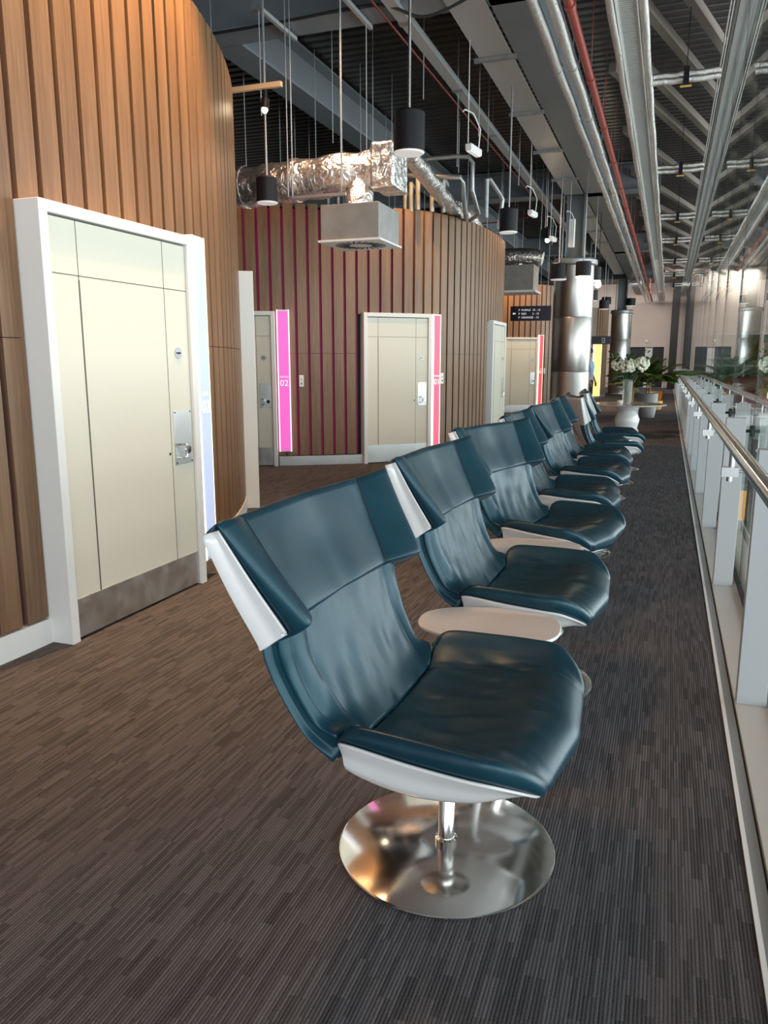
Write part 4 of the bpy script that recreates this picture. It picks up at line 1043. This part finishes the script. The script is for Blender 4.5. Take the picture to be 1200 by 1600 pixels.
# ================================================================== ATRIUM BEYOND THE GLASS
MB().box(.60, 9.4, 14.6, 20.5, .36, .52).build('trim_9', 'trimwhite', kind='structure')
cl = MB()
for x in (3.2, 6.0, 8.8): cl.box(x, x + .25, 15.0, 15.25, -4.2, .36)
cl.build('trim_10', 'white', kind='structure')
for i, x in enumerate((1.0, 2.35, 3.7)):
    s = empty('booth_seat', (x, 15.6, .52), label=['burgundy booth seat on the crossing platform, closest to the glass', 'middle burgundy booth seat on the crossing platform', 'farthest burgundy booth seat from the glass on the crossing platform'][i], cat='seat', group='burgundy booth seats')
    MB().box(0, 1.2, 0, .5, 0, .35).build('seat', 'burgundy', s, bevel=.03); MB().box(0, 1.2, .38, .5, .352, .62).build('backrest', 'burgundy', s, bevel=.03)
MB().tube([(.8, 20.3, 1.5), (9.3, 20.3, 1.5)], .03, 10).build('trim_11', 'trimwhite', kind='structure')
MB().box(.75, 9.4, 39.5, 39.7, -4.2, 2.7).build('window_30', 'green', kind='structure')
fr = MB()
for k in range(8): fr.box(.8 + k * 1.2, .86 + k * 1.2, 39.4, 39.5, -4.2, 2.7)
for z in (2.62, 1.2, .2, -1.5): fr.box(.75, 9.4, 39.38, 39.5, z, z + .08)
fr.build('trim_12', 'white', kind='structure')
MB().box(.75, 9.4, 39.5, 39.9, 2.72, 5.58).build('wall_back', 'endwall', kind='structure')
rd = random.Random(8)
for i, (x, y, r) in enumerate(((1.6, 17.0, .42), (2.4, 18.0, .5), (1.9, 18.9, .45))):
    s = empty('leafy_shrub', (x, y, .52), label=['light green shrub on the crossing platform, nearest the glass', 'light green shrub on the crossing platform, farthest from the glass', 'light green shrub standing behind the other two on the platform'][i], cat='plant', group='shrubs on the crossing platform')
    MB().lathe([(0, 0), (.16, 0), (.2, .4), (.17, .4), (0, .36)], n=20).build('pot', 'pot', s)
    m = MB()
    for k in range(220):
        v = V(rd.gauss(0, 1), rd.gauss(0, 1), rd.gauss(0, 1)).normalized() * r * rd.random() ** .4
        leaf_quad(m, v + V(0, 0, .9), v + V(rd.gauss(0, .2), rd.gauss(0, .2), .1), V(0, 0.1, 1), .16, .07)
    m.build('foliage', 'palm', s)
    MB().tube([(0, 0, .36), (0, 0, .9)], .02, 6).build('stem', 'stem', s)
M['coral'] = simple('coral_cloth', (.72, .16, .10), .7)
cf = empty('flower_spray', (2.25, 16.6, .52), label='coral red flower spray seen through the glass above the platform', cat='flower')
m = MB()
for k in range(26):
    v = V(rd.gauss(0, .10), rd.gauss(0, .10), .75 + rd.uniform(-.45, .55)); m.blob(v, .06, 7, 5)
m.build('petals', 'coral', cf); MB().tube([(0, 0, 0), (0, 0, 1.2)], .012, 6).build('stem', 'leaf', cf)
for i, (x, y, z0, z1) in enumerate(((.95, 9.0, -.2, .05), (1.0, 9.2, -1.2, -.95))):
    pass
ob = empty('lightbox', (1.75, 20.0, -4.2), label='orange lit display box on a post on the lower floor', cat='display')
MB().box(-.25, .25, -.06, .06, 1.9, 2.6).build('lit_panel', 'orange', ob); MB().box(-.04, .04, -.04, .04, 0, 1.9).build('post', 'white', ob)
